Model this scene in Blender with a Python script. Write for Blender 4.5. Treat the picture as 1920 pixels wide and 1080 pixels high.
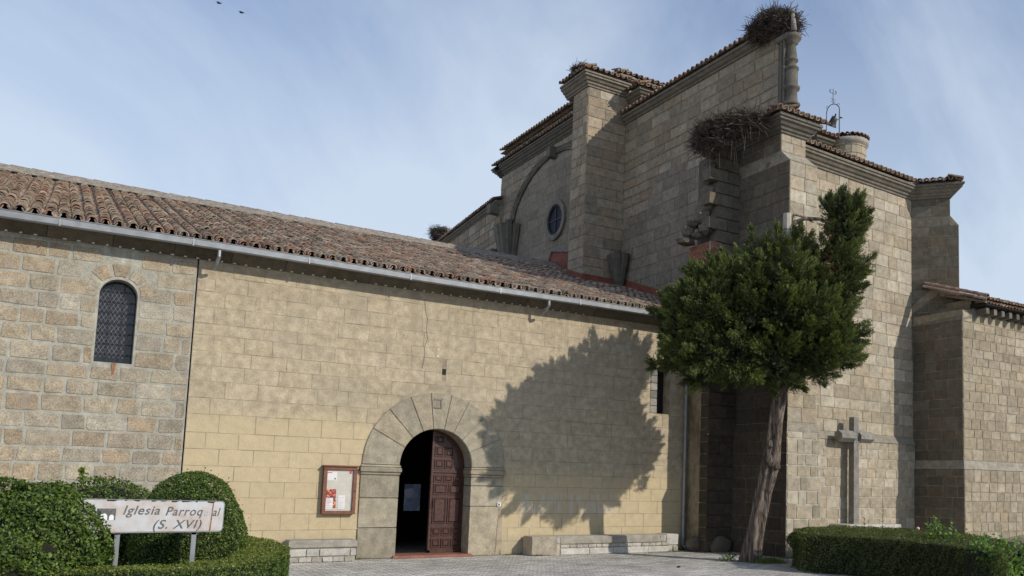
import bpy, bmesh, math, random
import numpy as np
from mathutils import Vector, Matrix
R = math.radians
random.seed(11)
rng = np.random.default_rng(5)
sc = bpy.context.scene
for o in list(bpy.data.objects): bpy.data.objects.remove(o)

# ------------------------------------------------------------------ camera
cam = bpy.data.cameras.new('camera'); camo = bpy.data.objects.new('camera', cam)
sc.collection.objects.link(camo); sc.camera = camo
PITCH, ROLL, YAW, FPX = .1053, .0244, .6113, 1675.3
F = Vector((math.sin(YAW)*math.cos(PITCH), math.cos(YAW)*math.cos(PITCH), math.sin(PITCH)))
r0 = Vector((math.cos(YAW), -math.sin(YAW), 0)); u0 = r0.cross(F)
RV = r0*math.cos(ROLL)+u0*math.sin(ROLL); UV = -r0*math.sin(ROLL)+u0*math.cos(ROLL)
CAMP = Vector((0, 0, 1.7))
camo.matrix_world = Matrix(((RV.x, UV.x, -F.x, CAMP.x), (RV.y, UV.y, -F.y, CAMP.y), (RV.z, UV.z, -F.z, CAMP.z), (0, 0, 0, 1)))
cam.sensor_width = 36; cam.lens = FPX/1920*36
cam.shift_x = -292/1920; cam.shift_y = 185.6/1920
cam.clip_start = .1; cam.clip_end = 3000

# ------------------------------------------------------------------ sky and sun
SUNL = Vector((-.52, 1, -.60)).normalized()          # the way the light travels
elev = math.asin(-SUNL.z); az = math.atan2(-SUNL.x, -SUNL.y)
w = bpy.data.worlds.new('World'); sc.world = w; w.use_nodes = True
nt = w.node_tree; nt.nodes.clear()
N = nt.nodes.new; LK = nt.links.new
sky = N('ShaderNodeTexSky'); sky.sky_type = 'NISHITA'; sky.sun_disc = False
sky.sun_elevation = elev; sky.sun_rotation = az; sky.air_density = 1.6; sky.dust_density = .3; sky.ozone_density = 1.6
tc = N('ShaderNodeTexCoord')
mp = N('ShaderNodeMapping'); mp.inputs['Scale'].default_value = (1.0, 1.9, 1.1); mp.inputs['Rotation'].default_value = (.3, .5, .9); mp.inputs['Location'].default_value = (4.2, .3, 2.0)
n1 = N('ShaderNodeTexNoise'); n1.inputs['Scale'].default_value = 1.7; n1.inputs['Detail'].default_value = 9; n1.inputs['Roughness'].default_value = .57; n1.inputs['Distortion'].default_value = .35
rp = N('ShaderNodeValToRGB'); rp.color_ramp.elements[0].position = .41; rp.color_ramp.elements[1].position = .68
rp.color_ramp.elements[0].color = (.14, .14, .14, 1); rp.color_ramp.elements[1].color = (.8, .8, .8, 1)
sep = N('ShaderNodeSeparateXYZ')
mr = N('ShaderNodeMapRange'); mr.inputs['From Min'].default_value = .02; mr.inputs['From Max'].default_value = .55; mr.inputs['To Min'].default_value = 1.15; mr.inputs['To Max'].default_value = 0
mx = N('ShaderNodeMath'); mx.operation = 'ADD'; mx.use_clamp = True
mul = N('ShaderNodeMath'); mul.operation = 'MULTIPLY'; mul.inputs[1].default_value = .86
mixc = N('ShaderNodeMixRGB'); mixc.inputs['Color2'].default_value = (7.3, 8.4, 9.8, 1)
bg = N('ShaderNodeBackground'); bg.inputs['Strength'].default_value = .125
out = N('ShaderNodeOutputWorld')
LK(tc.outputs['Generated'], mp.inputs[0]); LK(mp.outputs[0], n1.inputs['Vector']); LK(n1.outputs['Fac'], rp.inputs[0])
LK(tc.outputs['Generated'], sep.inputs[0]); LK(sep.outputs['Z'], mr.inputs['Value'])
LK(rp.outputs[0], mx.inputs[0]); LK(mr.outputs[0], mx.inputs[1]); LK(mx.outputs[0], mul.inputs[0])
LK(mul.outputs[0], mixc.inputs['Fac']); tn = N('ShaderNodeVectorMath'); tn.operation = 'MULTIPLY'; tn.inputs[1].default_value = (.87, 1.0, 1.40); LK(sky.outputs[0], tn.inputs[0]); LK(tn.outputs[0], mixc.inputs['Color1'])
LK(mixc.outputs[0], bg.inputs[0]); LK(bg.outputs[0], out.inputs[0])
sl = bpy.data.lights.new('sun', 'SUN'); sl.energy = 5.0; sl.angle = R(.53); sl.color = (1, .93, .82)
slo = bpy.data.objects.new('sun', sl); sc.collection.objects.link(slo)
slo.rotation_euler = SUNL.to_track_quat('-Z', 'Y').to_euler(); slo.location = (12, -20, 25)
vs = sc.view_settings; vs.view_transform = 'Standard'; vs.look = 'None'; vs.gamma = 1; vs.use_curve_mapping = False
vs.exposure = -.45

# ------------------------------------------------------------------ materials
def mat_new(name):
    m = bpy.data.materials.new(name); m.use_nodes = True
    m.node_tree.nodes.clear(); return m, m.node_tree.nodes.new, m.node_tree.links.new
def ramp(Nn, stops):
    r = Nn('ShaderNodeValToRGB'); cr = r.color_ramp
    while len(cr.elements) < len(stops): cr.elements.new(.5)
    for e, (p, c) in zip(cr.elements, stops): e.position = p; e.color = (*c, 1)
    return r
def stone(name, cols, grain=70, gstr=.35, rough=.92, bump=.45, stain=.35, stain_col=(.10, .09, .075), bscale=1.3, big=.5, streak=False, tvar=(.86, 1.12)):
    """colour from the piece's own tint, speckled with mineral grain, blotched by weathering"""
    m, A, L = mat_new(name)
    at = A('ShaderNodeAttribute'); at.attribute_name = 'tint'
    sp = A('ShaderNodeSeparateColor'); L(at.outputs['Color'], sp.inputs[0])
    geo = A('ShaderNodeNewGeometry')
    ns = [i/(len(cols)-1) for i in range(len(cols))]
    base = ramp(A, list(zip(ns, cols))); L(sp.outputs[0], base.inputs[0])
    g = A('ShaderNodeTexNoise'); g.inputs['Scale'].default_value = grain; g.inputs['Detail'].default_value = 3; g.inputs['Roughness'].default_value = .7
    L(geo.outputs['Position'], g.inputs['Vector'])
    gr = A('ShaderNodeMapRange'); gr.inputs['From Min'].default_value = .3; gr.inputs['From Max'].default_value = .7
    gr.inputs['To Min'].default_value = 1-gstr; gr.inputs['To Max'].default_value = 1+gstr
    L(g.outputs['Fac'], gr.inputs['Value'])
    b = A('ShaderNodeTexNoise'); b.inputs['Scale'].default_value = 7; b.inputs['Detail'].default_value = 5; L(geo.outputs['Position'], b.inputs['Vector'])
    br = A('ShaderNodeMapRange'); br.inputs['From Min'].default_value = .3; br.inputs['From Max'].default_value = .7
    br.inputs['To Min'].default_value = 1-.22*big*2; br.inputs['To Max'].default_value = 1+.18*big*2; L(b.outputs['Fac'], br.inputs['Value'])
    mm = A('ShaderNodeMath'); mm.operation = 'MULTIPLY'; L(gr.outputs[0], mm.inputs[0]); L(br.outputs[0], mm.inputs[1])
    tv = A('ShaderNodeMapRange'); tv.inputs['To Min'].default_value = tvar[0]; tv.inputs['To Max'].default_value = tvar[1]; L(sp.outputs[1], tv.inputs['Value'])
    m2 = A('ShaderNodeMath'); m2.operation = 'MULTIPLY'; L(mm.outputs[0], m2.inputs[0]); L(tv.outputs[0], m2.inputs[1])
    sc_ = A('ShaderNodeVectorMath'); sc_.operation = 'SCALE'; L(base.outputs[0], sc_.inputs[0]); L(m2.outputs[0], sc_.inputs['Scale'])
    mp2 = A('ShaderNodeMapping'); mp2.inputs['Scale'].default_value = (1, 1, .35 if streak else 1); L(geo.outputs['Position'], mp2.inputs[0])
    s = A('ShaderNodeTexNoise'); s.inputs['Scale'].default_value = bscale; s.inputs['Detail'].default_value = 8; s.inputs['Roughness'].default_value = .62; L(mp2.outputs[0], s.inputs['Vector'])
    sr = A('ShaderNodeMapRange'); sr.inputs['From Min'].default_value = .5; sr.inputs['From Max'].default_value = .72; sr.inputs['To Max'].default_value = stain; L(s.outputs['Fac'], sr.inputs['Value'])
    mix = A('ShaderNodeMixRGB'); L(sr.outputs[0], mix.inputs['Fac']); L(sc_.outputs[0], mix.inputs['Color1']); mix.inputs['Color2'].default_value = (*stain_col, 1)
    bs = A('ShaderNodeBsdfPrincipled'); bs.inputs['Roughness'].default_value = rough; bs.inputs['Specular IOR Level'].default_value = .2
    L(mix.outputs[0], bs.inputs['Base Color'])
    bp = A('ShaderNodeBump'); bp.inputs['Strength'].default_value = bump; bp.inputs['Distance'].default_value = .02
    ad = A('ShaderNodeMath'); ad.operation = 'ADD'; L(g.outputs['Fac'], ad.inputs[0]); L(b.outputs['Fac'], ad.inputs[1]); L(ad.outputs[0], bp.inputs['Height']); L(bp.outputs[0], bs.inputs['Normal'])
    o = A('ShaderNodeOutputMaterial'); L(bs.outputs[0], o.inputs[0])
    m['_mix'] = 1
    return m, dict(A=A, L=L, mix=mix, bs=bs, geo=geo)
def plain(name, col, rough=.6, metal=0, bump=0, var=.12, scale=9, coat=0, spec=.4):
    m, A, L = mat_new(name)
    geo = A('ShaderNodeNewGeometry')
    n = A('ShaderNodeTexNoise'); n.inputs['Scale'].default_value = scale; n.inputs['Detail'].default_value = 6; L(geo.outputs['Position'], n.inputs['Vector'])
    r = ramp(A, [(.25, tuple(c*(1-var*1.6) for c in col)), (.75, tuple(min(1, c*(1+var)) for c in col))]); L(n.outputs['Fac'], r.inputs[0])
    bs = A('ShaderNodeBsdfPrincipled'); bs.inputs['Roughness'].default_value = rough; bs.inputs['Metallic'].default_value = metal
    bs.inputs['Specular IOR Level'].default_value = spec; bs.inputs['Coat Weight'].default_value = coat
    L(r.outputs[0], bs.inputs['Base Color'])
    if bump:
        bp = A('ShaderNodeBump'); bp.inputs['Strength'].default_value = bump; bp.inputs['Distance'].default_value = .01; L(n.outputs['Fac'], bp.inputs['Height']); L(bp.outputs[0], bs.inputs['Normal'])
    o = A('ShaderNodeOutputMaterial'); L(bs.outputs[0], o.inputs[0]); return m
def leafmat(name, dark, light, trans=.25, rough=.5):
    m, A, L = mat_new(name)
    at = A('ShaderNodeAttribute'); at.attribute_name = 'tint'; sp = A('ShaderNodeSeparateColor'); L(at.outputs['Color'], sp.inputs[0])
    geo = A('ShaderNodeNewGeometry')
    n = A('ShaderNodeTexNoise'); n.inputs['Scale'].default_value = 2.2; n.inputs['Detail'].default_value = 3; L(geo.outputs['Position'], n.inputs['Vector'])
    ad = A('ShaderNodeMath'); ad.operation = 'MULTIPLY_ADD'; L(n.outputs['Fac'], ad.inputs[0]); ad.inputs[1].default_value = .55; 
    sb = A('ShaderNodeMath'); sb.operation = 'SUBTRACT'; L(sp.outputs[0], sb.inputs[0]); sb.inputs[1].default_value = .27; L(sb.outputs[0], ad.inputs[2])
    r = ramp(A, [(0, dark), (.55, tuple((a+b)/2 for a, b in zip(dark, light))), (1, light)]); L(ad.outputs[0], r.inputs[0])
    bs = A('ShaderNodeBsdfPrincipled'); bs.inputs['Roughness'].default_value = rough; bs.inputs['Specular IOR Level'].default_value = .35; L(r.outputs[0], bs.inputs['Base Color'])
    tr = A('ShaderNodeBsdfTranslucent'); 
    br = A('ShaderNodeVectorMath'); br.operation = 'MULTIPLY'; L(r.outputs[0], br.inputs[0]); br.inputs[1].default_value = (1.5, 1.5, .7); L(br.outputs[0], tr.inputs[0])
    mx = A('ShaderNodeMixShader'); mx.inputs[0].default_value = trans; L(bs.outputs[0], mx.inputs[1]); L(tr.outputs[0], mx.inputs[2])
    o = A('ShaderNodeOutputMaterial'); L(mx.outputs[0], o.inputs[0]); return m

M = {}
M['nave_stone'], _ = stone('nave_granite', [(.27, .24, .19), (.33, .285, .21), (.32, .25, .17), (.35, .32, .255)], grain=48, gstr=.45, stain=.45, stain_col=(.30, .285, .25), bscale=6)
M['nave_mortar'], _ = stone('nave_mortar', [(.345, .335, .285)]*2, grain=30, gstr=.2, stain=.5, stain_col=(.26, .245, .21), bscale=3)
M['front_stone'], _ = stone('chancel_stone', [(.29, .25, .185), (.355, .308, .23), (.345, .285, .205), (.415, .37, .29), (.335, .295, .225)], grain=45, gstr=.28, stain=.30, bscale=.9)
M['front_mortar'], _ = stone('chancel_mortar', [(.275, .235, .17)]*2, grain=30, gstr=.25, stain=.5, bscale=2)
M['pale_mortar'], _ = stone('pale_mortar', [(.37, .34, .275)]*2, grain=30, gstr=.2, stain=.3)
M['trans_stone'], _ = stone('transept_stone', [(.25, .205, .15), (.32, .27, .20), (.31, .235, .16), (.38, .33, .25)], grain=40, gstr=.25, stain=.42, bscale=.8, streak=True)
M['side_stone'], _ = stone('side_stone', [(.115, .10, .078), (.145, .13, .10), (.145, .115, .082), (.17, .155, .125)], grain=40, gstr=.3, stain=.42, bscale=.8, streak=True)  # darker copy of the wall stone, side-face shade put into its colour
M['recess_stone'], _ = stone('shade_dark_recess_stone', [(.055, .045, .034), (.075, .063, .048), (.085, .065, .045)], grain=30, gstr=.3, stain=.5, stain_col=(.03, .026, .02), bscale=1.5)  # shade of the deep recess put into the stone colour, plus blotchy stains
M['recess_mortar'], _ = stone('shade_dark_mortar', [(.12, .105, .08)]*2, grain=30, gstr=.2, stain=.6, stain_col=(.04, .034, .026))  # mortar darkened to match the painted recess shade
M['trans_mortar'], _ = stone('transept_mortar', [(.26, .23, .18)]*2, grain=30, gstr=.2, stain=.3)
M['grey_stone'], _ = stone('grey_granite', [(.20, .19, .17), (.25, .24, .215), (.29, .27, .235)], grain=60, gstr=.4, stain=.3)
M['dark_stone'], _ = stone('weathered_cornice', [(.11, .10, .08), (.16, .145, .12), (.20, .18, .145)], grain=40, gstr=.3, stain=.55, bscale=2.2)
M['arch_stone'], _ = stone('portal_granite', [(.285, .255, .195), (.32, .285, .215), (.33, .28, .20)], grain=60, gstr=.3, stain=.3, bscale=2.0, stain_col=(.20, .17, .12))
M['bench_stone'], _ = stone('bench_stone', [(.31, .285, .235), (.37, .345, .30), (.44, .42, .38)], grain=45, gstr=.25, stain=.2)
M['tile'], _ = stone('clay_tile', [(.13, .098, .072), (.235, .18, .135), (.30, .235, .175), (.28, .145, .095), (.38, .315, .24), (.20, .15, .112)], grain=22, gstr=.35, stain=.6, stain_col=(.16, .145, .12), bscale=6, big=.9)
M['red_tile'], _ = stone('red_clay_tile', [(.17, .10, .07), (.23, .14, .10), (.26, .17, .13), (.24, .19, .15), (.27, .14, .10)], grain=22, gstr=.35, stain=.4, bscale=5, big=.8)
M['ridge_mortar'], _ = stone('lichen_mortar', [(.25, .22, .18)]*2, grain=14, gstr=.35, stain=.5, stain_col=(.14, .12, .10), bscale=4)
M['brick'], _ = stone('red_brick', [(.27, .11, .07), (.34, .16, .10), (.28, .14, .09)], grain=40, gstr=.2, stain=.2)
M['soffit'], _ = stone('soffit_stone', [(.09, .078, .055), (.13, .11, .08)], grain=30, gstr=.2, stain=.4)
# rendered facade: warm beige above, ochre wash below, greyish dirt at the foot, the smear of a scrubbed-off graffito
m, d = stone('ashlar_render', [(.385, .325, .228), (.405, .34, .243), (.395, .33, .228), (.375, .315, .223)], grain=28, gstr=.13, stain=.40, stain_col=(.31, .27, .205), bscale=.9, bump=.25, tvar=(.955, 1.035))
A, L, mixn, bs, geo = d['A'], d['L'], d['mix'], d['bs'], d['geo']
sx = A('ShaderNodeSeparateXYZ'); L(geo.outputs['Position'], sx.inputs[0])
nz = A('ShaderNodeTexNoise'); nz.inputs['Scale'].default_value = 2.2; nz.inputs['Detail'].default_value = 6; L(geo.outputs['Position'], nz.inputs['Vector'])
def mth(op, a=None, b=None, c=None, clamp=False):
    n = A('ShaderNodeMath'); n.operation = op; n.use_clamp = clamp
    for i, v in enumerate((a, b, c)):
        if v is None: continue
        if isinstance(v, (int, float)): n.inputs[i].default_value = v
        else: L(v, n.inputs[i])
    return n.outputs[0]
def step(v, a, b):
    n = A('ShaderNodeMapRange'); n.interpolation_type = 'SMOOTHSTEP'; L(v, n.inputs['Value'])
    n.inputs['From Min'].default_value = a; n.inputs['From Max'].default_value = b; return n.outputs[0]
# edge of the ochre wash: about 2.7 m at the left, 1.9 m right of the door
edge = mth('MULTIPLY_ADD', step(sx.outputs[0], 7.0, 9.2), -.95, 2.72)
zz = mth('SUBTRACT', sx.outputs[2], mth('MULTIPLY_ADD', nz.outputs['Fac'], .6, edge))
och = mth('SUBTRACT', 1, step(zz, -.50, -.02))
m1 = A('ShaderNodeMixRGB'); L(mth('MULTIPLY', och, .62), m1.inputs['Fac']); L(mixn.outputs[0], m1.inputs['Color1']); m1.inputs['Color2'].default_value = (.50, .405, .245, 1)
foot = mth('SUBTRACT', 1, step(mth('MULTIPLY_ADD', nz.outputs['Fac'], -.5, sx.outputs[2]), .0, .28))
m2 = A('ShaderNodeMixRGB'); L(mth('MULTIPLY', foot, .55), m2.inputs['Fac']); L(m1.outputs[0], m2.inputs['Color1']); m2.inputs['Color2'].default_value = (.33, .29, .22, 1)
# graffito ghost
mpg = A('ShaderNodeMapping'); mpg.inputs['Scale'].default_value = (5.5, 1, 1.6); mpg.inputs['Rotation'].default_value = (0, .25, 0); L(geo.outputs['Position'], mpg.inputs[0])
gv = A('ShaderNodeTexNoise'); gv.inputs['Scale'].default_value = 1.3; gv.inputs['Detail'].default_value = 6; gv.inputs['Roughness'].default_value = .75; L(mpg.outputs[0], gv.inputs['Vector'])
msk = mth('MULTIPLY', mth('MULTIPLY', step(sx.outputs[0], 8.85, 9.0), mth('SUBTRACT', 1, step(sx.outputs[0], 11.2, 11.75))),
          mth('MULTIPLY', step(mth('MULTIPLY_ADD', gv.outputs['Fac'], .25, sx.outputs[2]), .97, 1.09), mth('SUBTRACT', 1, step(mth('MULTIPLY_ADD', gv.outputs['Fac'], .3, sx.outputs[2]), 1.47, 1.55))))
gm = mth('MULTIPLY', mth('MULTIPLY', msk, step(gv.outputs['Fac'], .42, .58)), .55)
m3 = A('ShaderNodeMixRGB'); L(gm, m3.inputs['Fac']); L(m2.outputs[0], m3.inputs['Color1']); m3.inputs['Color2'].default_value = (.50, .47, .42, 1)
# dirt streaks under the eaves
mps = A('ShaderNodeMapping'); mps.inputs['Scale'].default_value = (3.0, 1, .18); L(geo.outputs['Position'], mps.inputs[0])
sv = A('ShaderNodeTexNoise'); sv.inputs['Scale'].default_value = 1.2; sv.inputs['Detail'].default_value = 5; L(mps.outputs[0], sv.inputs['Vector'])
m4 = A('ShaderNodeMixRGB'); L(mth('MULTIPLY', mth('MULTIPLY', step(sv.outputs['Fac'], .50, .70), step(sx.outputs[2], 2.6, 5.4)), .5), m4.inputs['Fac']); L(m3.outputs[0], m4.inputs['Color1']); m4.inputs['Color2'].default_value = (.27, .22, .15, 1)
L(m4.outputs[0], bs.inputs['Base Color'])
M['render'] = m
M['annex_stone'], _ = stone('annex_stone', [(.25, .212, .15), (.315, .27, .20), (.31, .255, .18), (.345, .305, .235)], grain=45, gstr=.28, stain=.35, bscale=.9)
M['ledge'], _ = stone('ledge_stone', [(.26, .235, .19), (.28, .25, .20)], grain=30, gstr=.3, stain=.6, stain_col=(.17, .155, .13), bscale=3)
M['render_joint'] = plain('render_joint', (.355, .30, .213), .95, var=.35, scale=4)
M['brown_render'], _ = stone('stained_render', [(.30, .235, .155)]*2, grain=20, gstr=.15, stain=.8, stain_col=(.085, .052, .028), bscale=2.2, streak=True)
M['rubble'], _ = stone('rubble', [(.08, .07, .055), (.13, .11, .088), (.17, .15, .12)], grain=18, gstr=.35, stain=.4, bump=.8)
M['flash'] = plain('red_flashing_paint', (.22, .065, .042), .8, var=.2, scale=5)
M['zinc'] = plain('zinc_gutter', (.28, .295, .31), .5, .55, var=.14, scale=6)
M['wood'] = plain('red_brown_wood', (.062, .021, .014), .42, var=.35, scale=14, bump=.15, coat=.25)
M['wood_dark'] = plain('dark_door_moulding', (.035, .012, .008), .5, var=.3, scale=14)
M['wood_board'] = plain('notice_frame_wood', (.17, .065, .035), .5, var=.25, scale=20)
M['step'] = plain('red_step', (.24, .10, .065), .85, var=.25, scale=8)
M['iron'] = plain('dark_iron', (.035, .035, .04), .5, .6)
M['lead'] = plain('pale_lead', (.17, .175, .185), .5, .2)
M['glass'] = plain('dark_glass', (.012, .014, .022), .12, 0, spec=.6)
M['blueglass'] = plain('blue_grey_glass', (.018, .019, .03), .5, 0, spec=.08)
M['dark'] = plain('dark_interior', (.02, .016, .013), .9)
M['white'] = plain('white_enamel', (.70, .70, .70), .45, var=.10, scale=5)
M['paper'] = plain('paper', (.72, .72, .74), .7, var=.05)
M['cork'] = plain('notice_backing', (.55, .54, .49), .8, var=.06)
M['ink'] = plain('grey_ink', (.11, .115, .115), .7, var=.3, scale=40)
M['fadedink'] = plain('faded_ink', (.42, .42, .42), .7)
M['redink'] = plain('red_print', (.45, .05, .04), .6)
M['rust'] = plain('rust', (.27, .13, .07), .8, var=.4, scale=25)
M['twig'] = plain('twig', (.10, .08, .062), .85, var=.6, scale=5)
M['twigcore'] = plain('nest_core', (.03, .026, .022), .95)
M['bronze'] = plain('bronze', (.05, .055, .045), .5, .7)
M['scar_sunspot'] = plain('mortar_wedge', (.66, .62, .52), .9)  # for plaster scars, and for sun spots painted under the eaves
M['bud'] = plain('pink_rose', (.75, .38, .42), .6)
M['carpaint'] = plain('navy_car_paint', (.012, .014, .035), .12, .1, coat=.8, var=.02)
M['carglass'] = plain('car_glass', (.01, .012, .015), .05, 0, spec=.8, var=.02)
M['tyre'] = plain('tyre', (.02, .02, .02), .8)
M['chrome'] = plain('rim_metal', (.5, .5, .52), .3, .9)
M['soil'] = plain('soil', (.07, .052, .035), .95, var=.4, scale=12)
M['box_leaf'] = leafmat('boxwood_leaf', (.025, .05, .010), (.15, .225, .032))
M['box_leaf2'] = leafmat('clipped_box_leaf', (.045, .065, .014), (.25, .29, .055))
M['hedge_leaf'] = leafmat('dull_hedge_leaf', (.028, .040, .012), (.135, .170, .040))
M['juniper'] = leafmat('juniper_spray', (.009, .016, .006), (.145, .178, .042), trans=.15, rough=.6)
M['rose_leaf'] = leafmat('rose_leaf', (.03, .08, .015), (.17, .30, .05), trans=.35)
M['litter'] = leafmat('dry_litter', (.07, .045, .025), (.24, .17, .10), trans=.05)
M['grass'] = leafmat('grass_blade', (.06, .09, .02), (.17, .22, .05), trans=.3)
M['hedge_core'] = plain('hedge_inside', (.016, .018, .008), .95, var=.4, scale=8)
# posters printed on paper
def poster(name, stops, scale):
    m, A, L = mat_new(name); geo = A('ShaderNodeNewGeometry')
    v = A('ShaderNodeTexVoronoi'); v.inputs['Scale'].default_value = scale; L(geo.outputs['Position'], v.inputs['Vector'])
    r = ramp(A, stops); L(v.outputs['Color'], r.inputs[0])
    bs = A('ShaderNodeBsdfPrincipled'); bs.inputs['Roughness'].default_value = .4; L(r.outputs[0], bs.inputs['Base Color'])
    o = A('ShaderNodeOutputMaterial'); L(bs.outputs[0], o.inputs[0]); return m
M['photo_poster'] = poster('candle_photo_print', [(0, (.02, .01, .02)), (.35, (.10, .02, .05)), (.6, (.55, .05, .03)), (.8, (.8, .4, .08)), (1, (.7, .6, .5))], 34)
# bark
m, A, L = mat_new('bark'); geo = A('ShaderNodeNewGeometry')
mpb = A('ShaderNodeMapping'); mpb.inputs['Scale'].default_value = (20, 20, 1.8); mpb.inputs['Rotation'].default_value = (.10, .16, 0); L(geo.outputs['Position'], mpb.inputs[0])
nb = A('ShaderNodeTexNoise'); nb.inputs['Scale'].default_value = 1; nb.inputs['Detail'].default_value = 8; nb.inputs['Roughness'].default_value = .65; nb.inputs['Distortion'].default_value = .6; L(mpb.outputs[0], nb.inputs['Vector'])
rb = ramp(A, [(.32, (.022, .017, .013)), (.46, (.085, .064, .050)), (.58, (.19, .152, .125)), (.72, (.34, .295, .25))]); L(nb.outputs['Fac'], rb.inputs[0])
bs = A('ShaderNodeBsdfPrincipled'); bs.inputs['Roughness'].default_value = .9; bs.inputs['Specular IOR Level'].default_value = .2; L(rb.outputs[0], bs.inputs['Base Color'])
bp = A('ShaderNodeBump'); bp.inputs['Strength'].default_value = .9; bp.inputs['Distance'].default_value = .035; L(nb.outputs['Fac'], bp.inputs['Height']); L(bp.outputs[0], bs.inputs['Normal'])
o = A('ShaderNodeOutputMaterial'); L(bs.outputs[0], o.inputs[0]); M['bark'] = m
# paving of thin stones set on edge
m, A, L = mat_new('stone_sett_paving'); geo = A('ShaderNodeNewGeometry')
mpp = A('ShaderNodeMapping'); mpp.inputs['Rotation'].default_value = (0, 0, .03); L(geo.outputs['Position'], mpp.inputs[0])
nw = A('ShaderNodeTexNoise'); nw.inputs['Scale'].default_value = 5; nw.inputs['Detail'].default_value = 2; L(geo.outputs['Position'], nw.inputs['Vector'])
vm = A('ShaderNodeVectorMath'); vm.operation = 'MULTIPLY_ADD'; L(nw.outputs['Color'], vm.inputs[0]); vm.inputs[1].default_value = (.10, .07, 0); L(mpp.outputs[0], vm.inputs[2])
bt = A('ShaderNodeTexBrick'); bt.inputs['Scale'].default_value = 1; bt.inputs['Brick Width'].default_value = .26; bt.inputs['Row Height'].default_value = .09
bt.inputs['Mortar Size'].default_value = .012; bt.inputs['Mortar Smooth'].default_value = .4; bt.inputs['Bias'].default_value = 0
bt.inputs['Color1'].default_value = (.40, .385, .35, 1); bt.inputs['Color2'].default_value = (.70, .675, .62, 1); bt.inputs['Mortar'].default_value = (.15, .135, .11, 1); L(vm.outputs[0], bt.inputs['Vector'])
nn = A('ShaderNodeTexNoise'); nn.inputs['Scale'].default_value = .7; nn.inputs['Detail'].default_value = 10; nn.inputs['Roughness'].default_value = .65; L(geo.outputs['Position'], nn.inputs['Vector'])
rr_ = A('ShaderNodeMapRange'); rr_.inputs['From Min'].default_value = .3; rr_.inputs['From Max'].default_value = .7; rr_.inputs['To Min'].default_value = .68; rr_.inputs['To Max'].default_value = 1.25; L(nn.outputs['Fac'], rr_.inputs['Value'])
sv_ = A('ShaderNodeVectorMath'); sv_.operation = 'SCALE'; L(bt.outputs['Color'], sv_.inputs[0]); L(rr_.outputs[0], sv_.inputs['Scale'])
bs = A('ShaderNodeBsdfPrincipled'); bs.inputs['Roughness'].default_value = .9; bs.inputs['Specular IOR Level'].default_value = .2; L(sv_.outputs[0], bs.inputs['Base Color'])
nh = A('ShaderNodeTexNoise'); nh.inputs['Scale'].default_value = 26; nh.inputs['Detail'].default_value = 4; L(geo.outputs['Position'], nh.inputs['Vector'])
hh = A('ShaderNodeMath'); hh.operation = 'SUBTRACT'; L(nh.outputs['Fac'], hh.inputs[0]); L(bt.outputs['Fac'], hh.inputs[1])
bp = A('ShaderNodeBump'); bp.inputs['Strength'].default_value = .8; bp.inputs['Distance'].default_value = .02; L(hh.outputs[0], bp.inputs['Height']); L(bp.outputs[0], bs.inputs['Normal'])
o = A('ShaderNodeOutputMaterial'); L(bs.outputs[0], o.inputs[0]); M['paving'] = m

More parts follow.
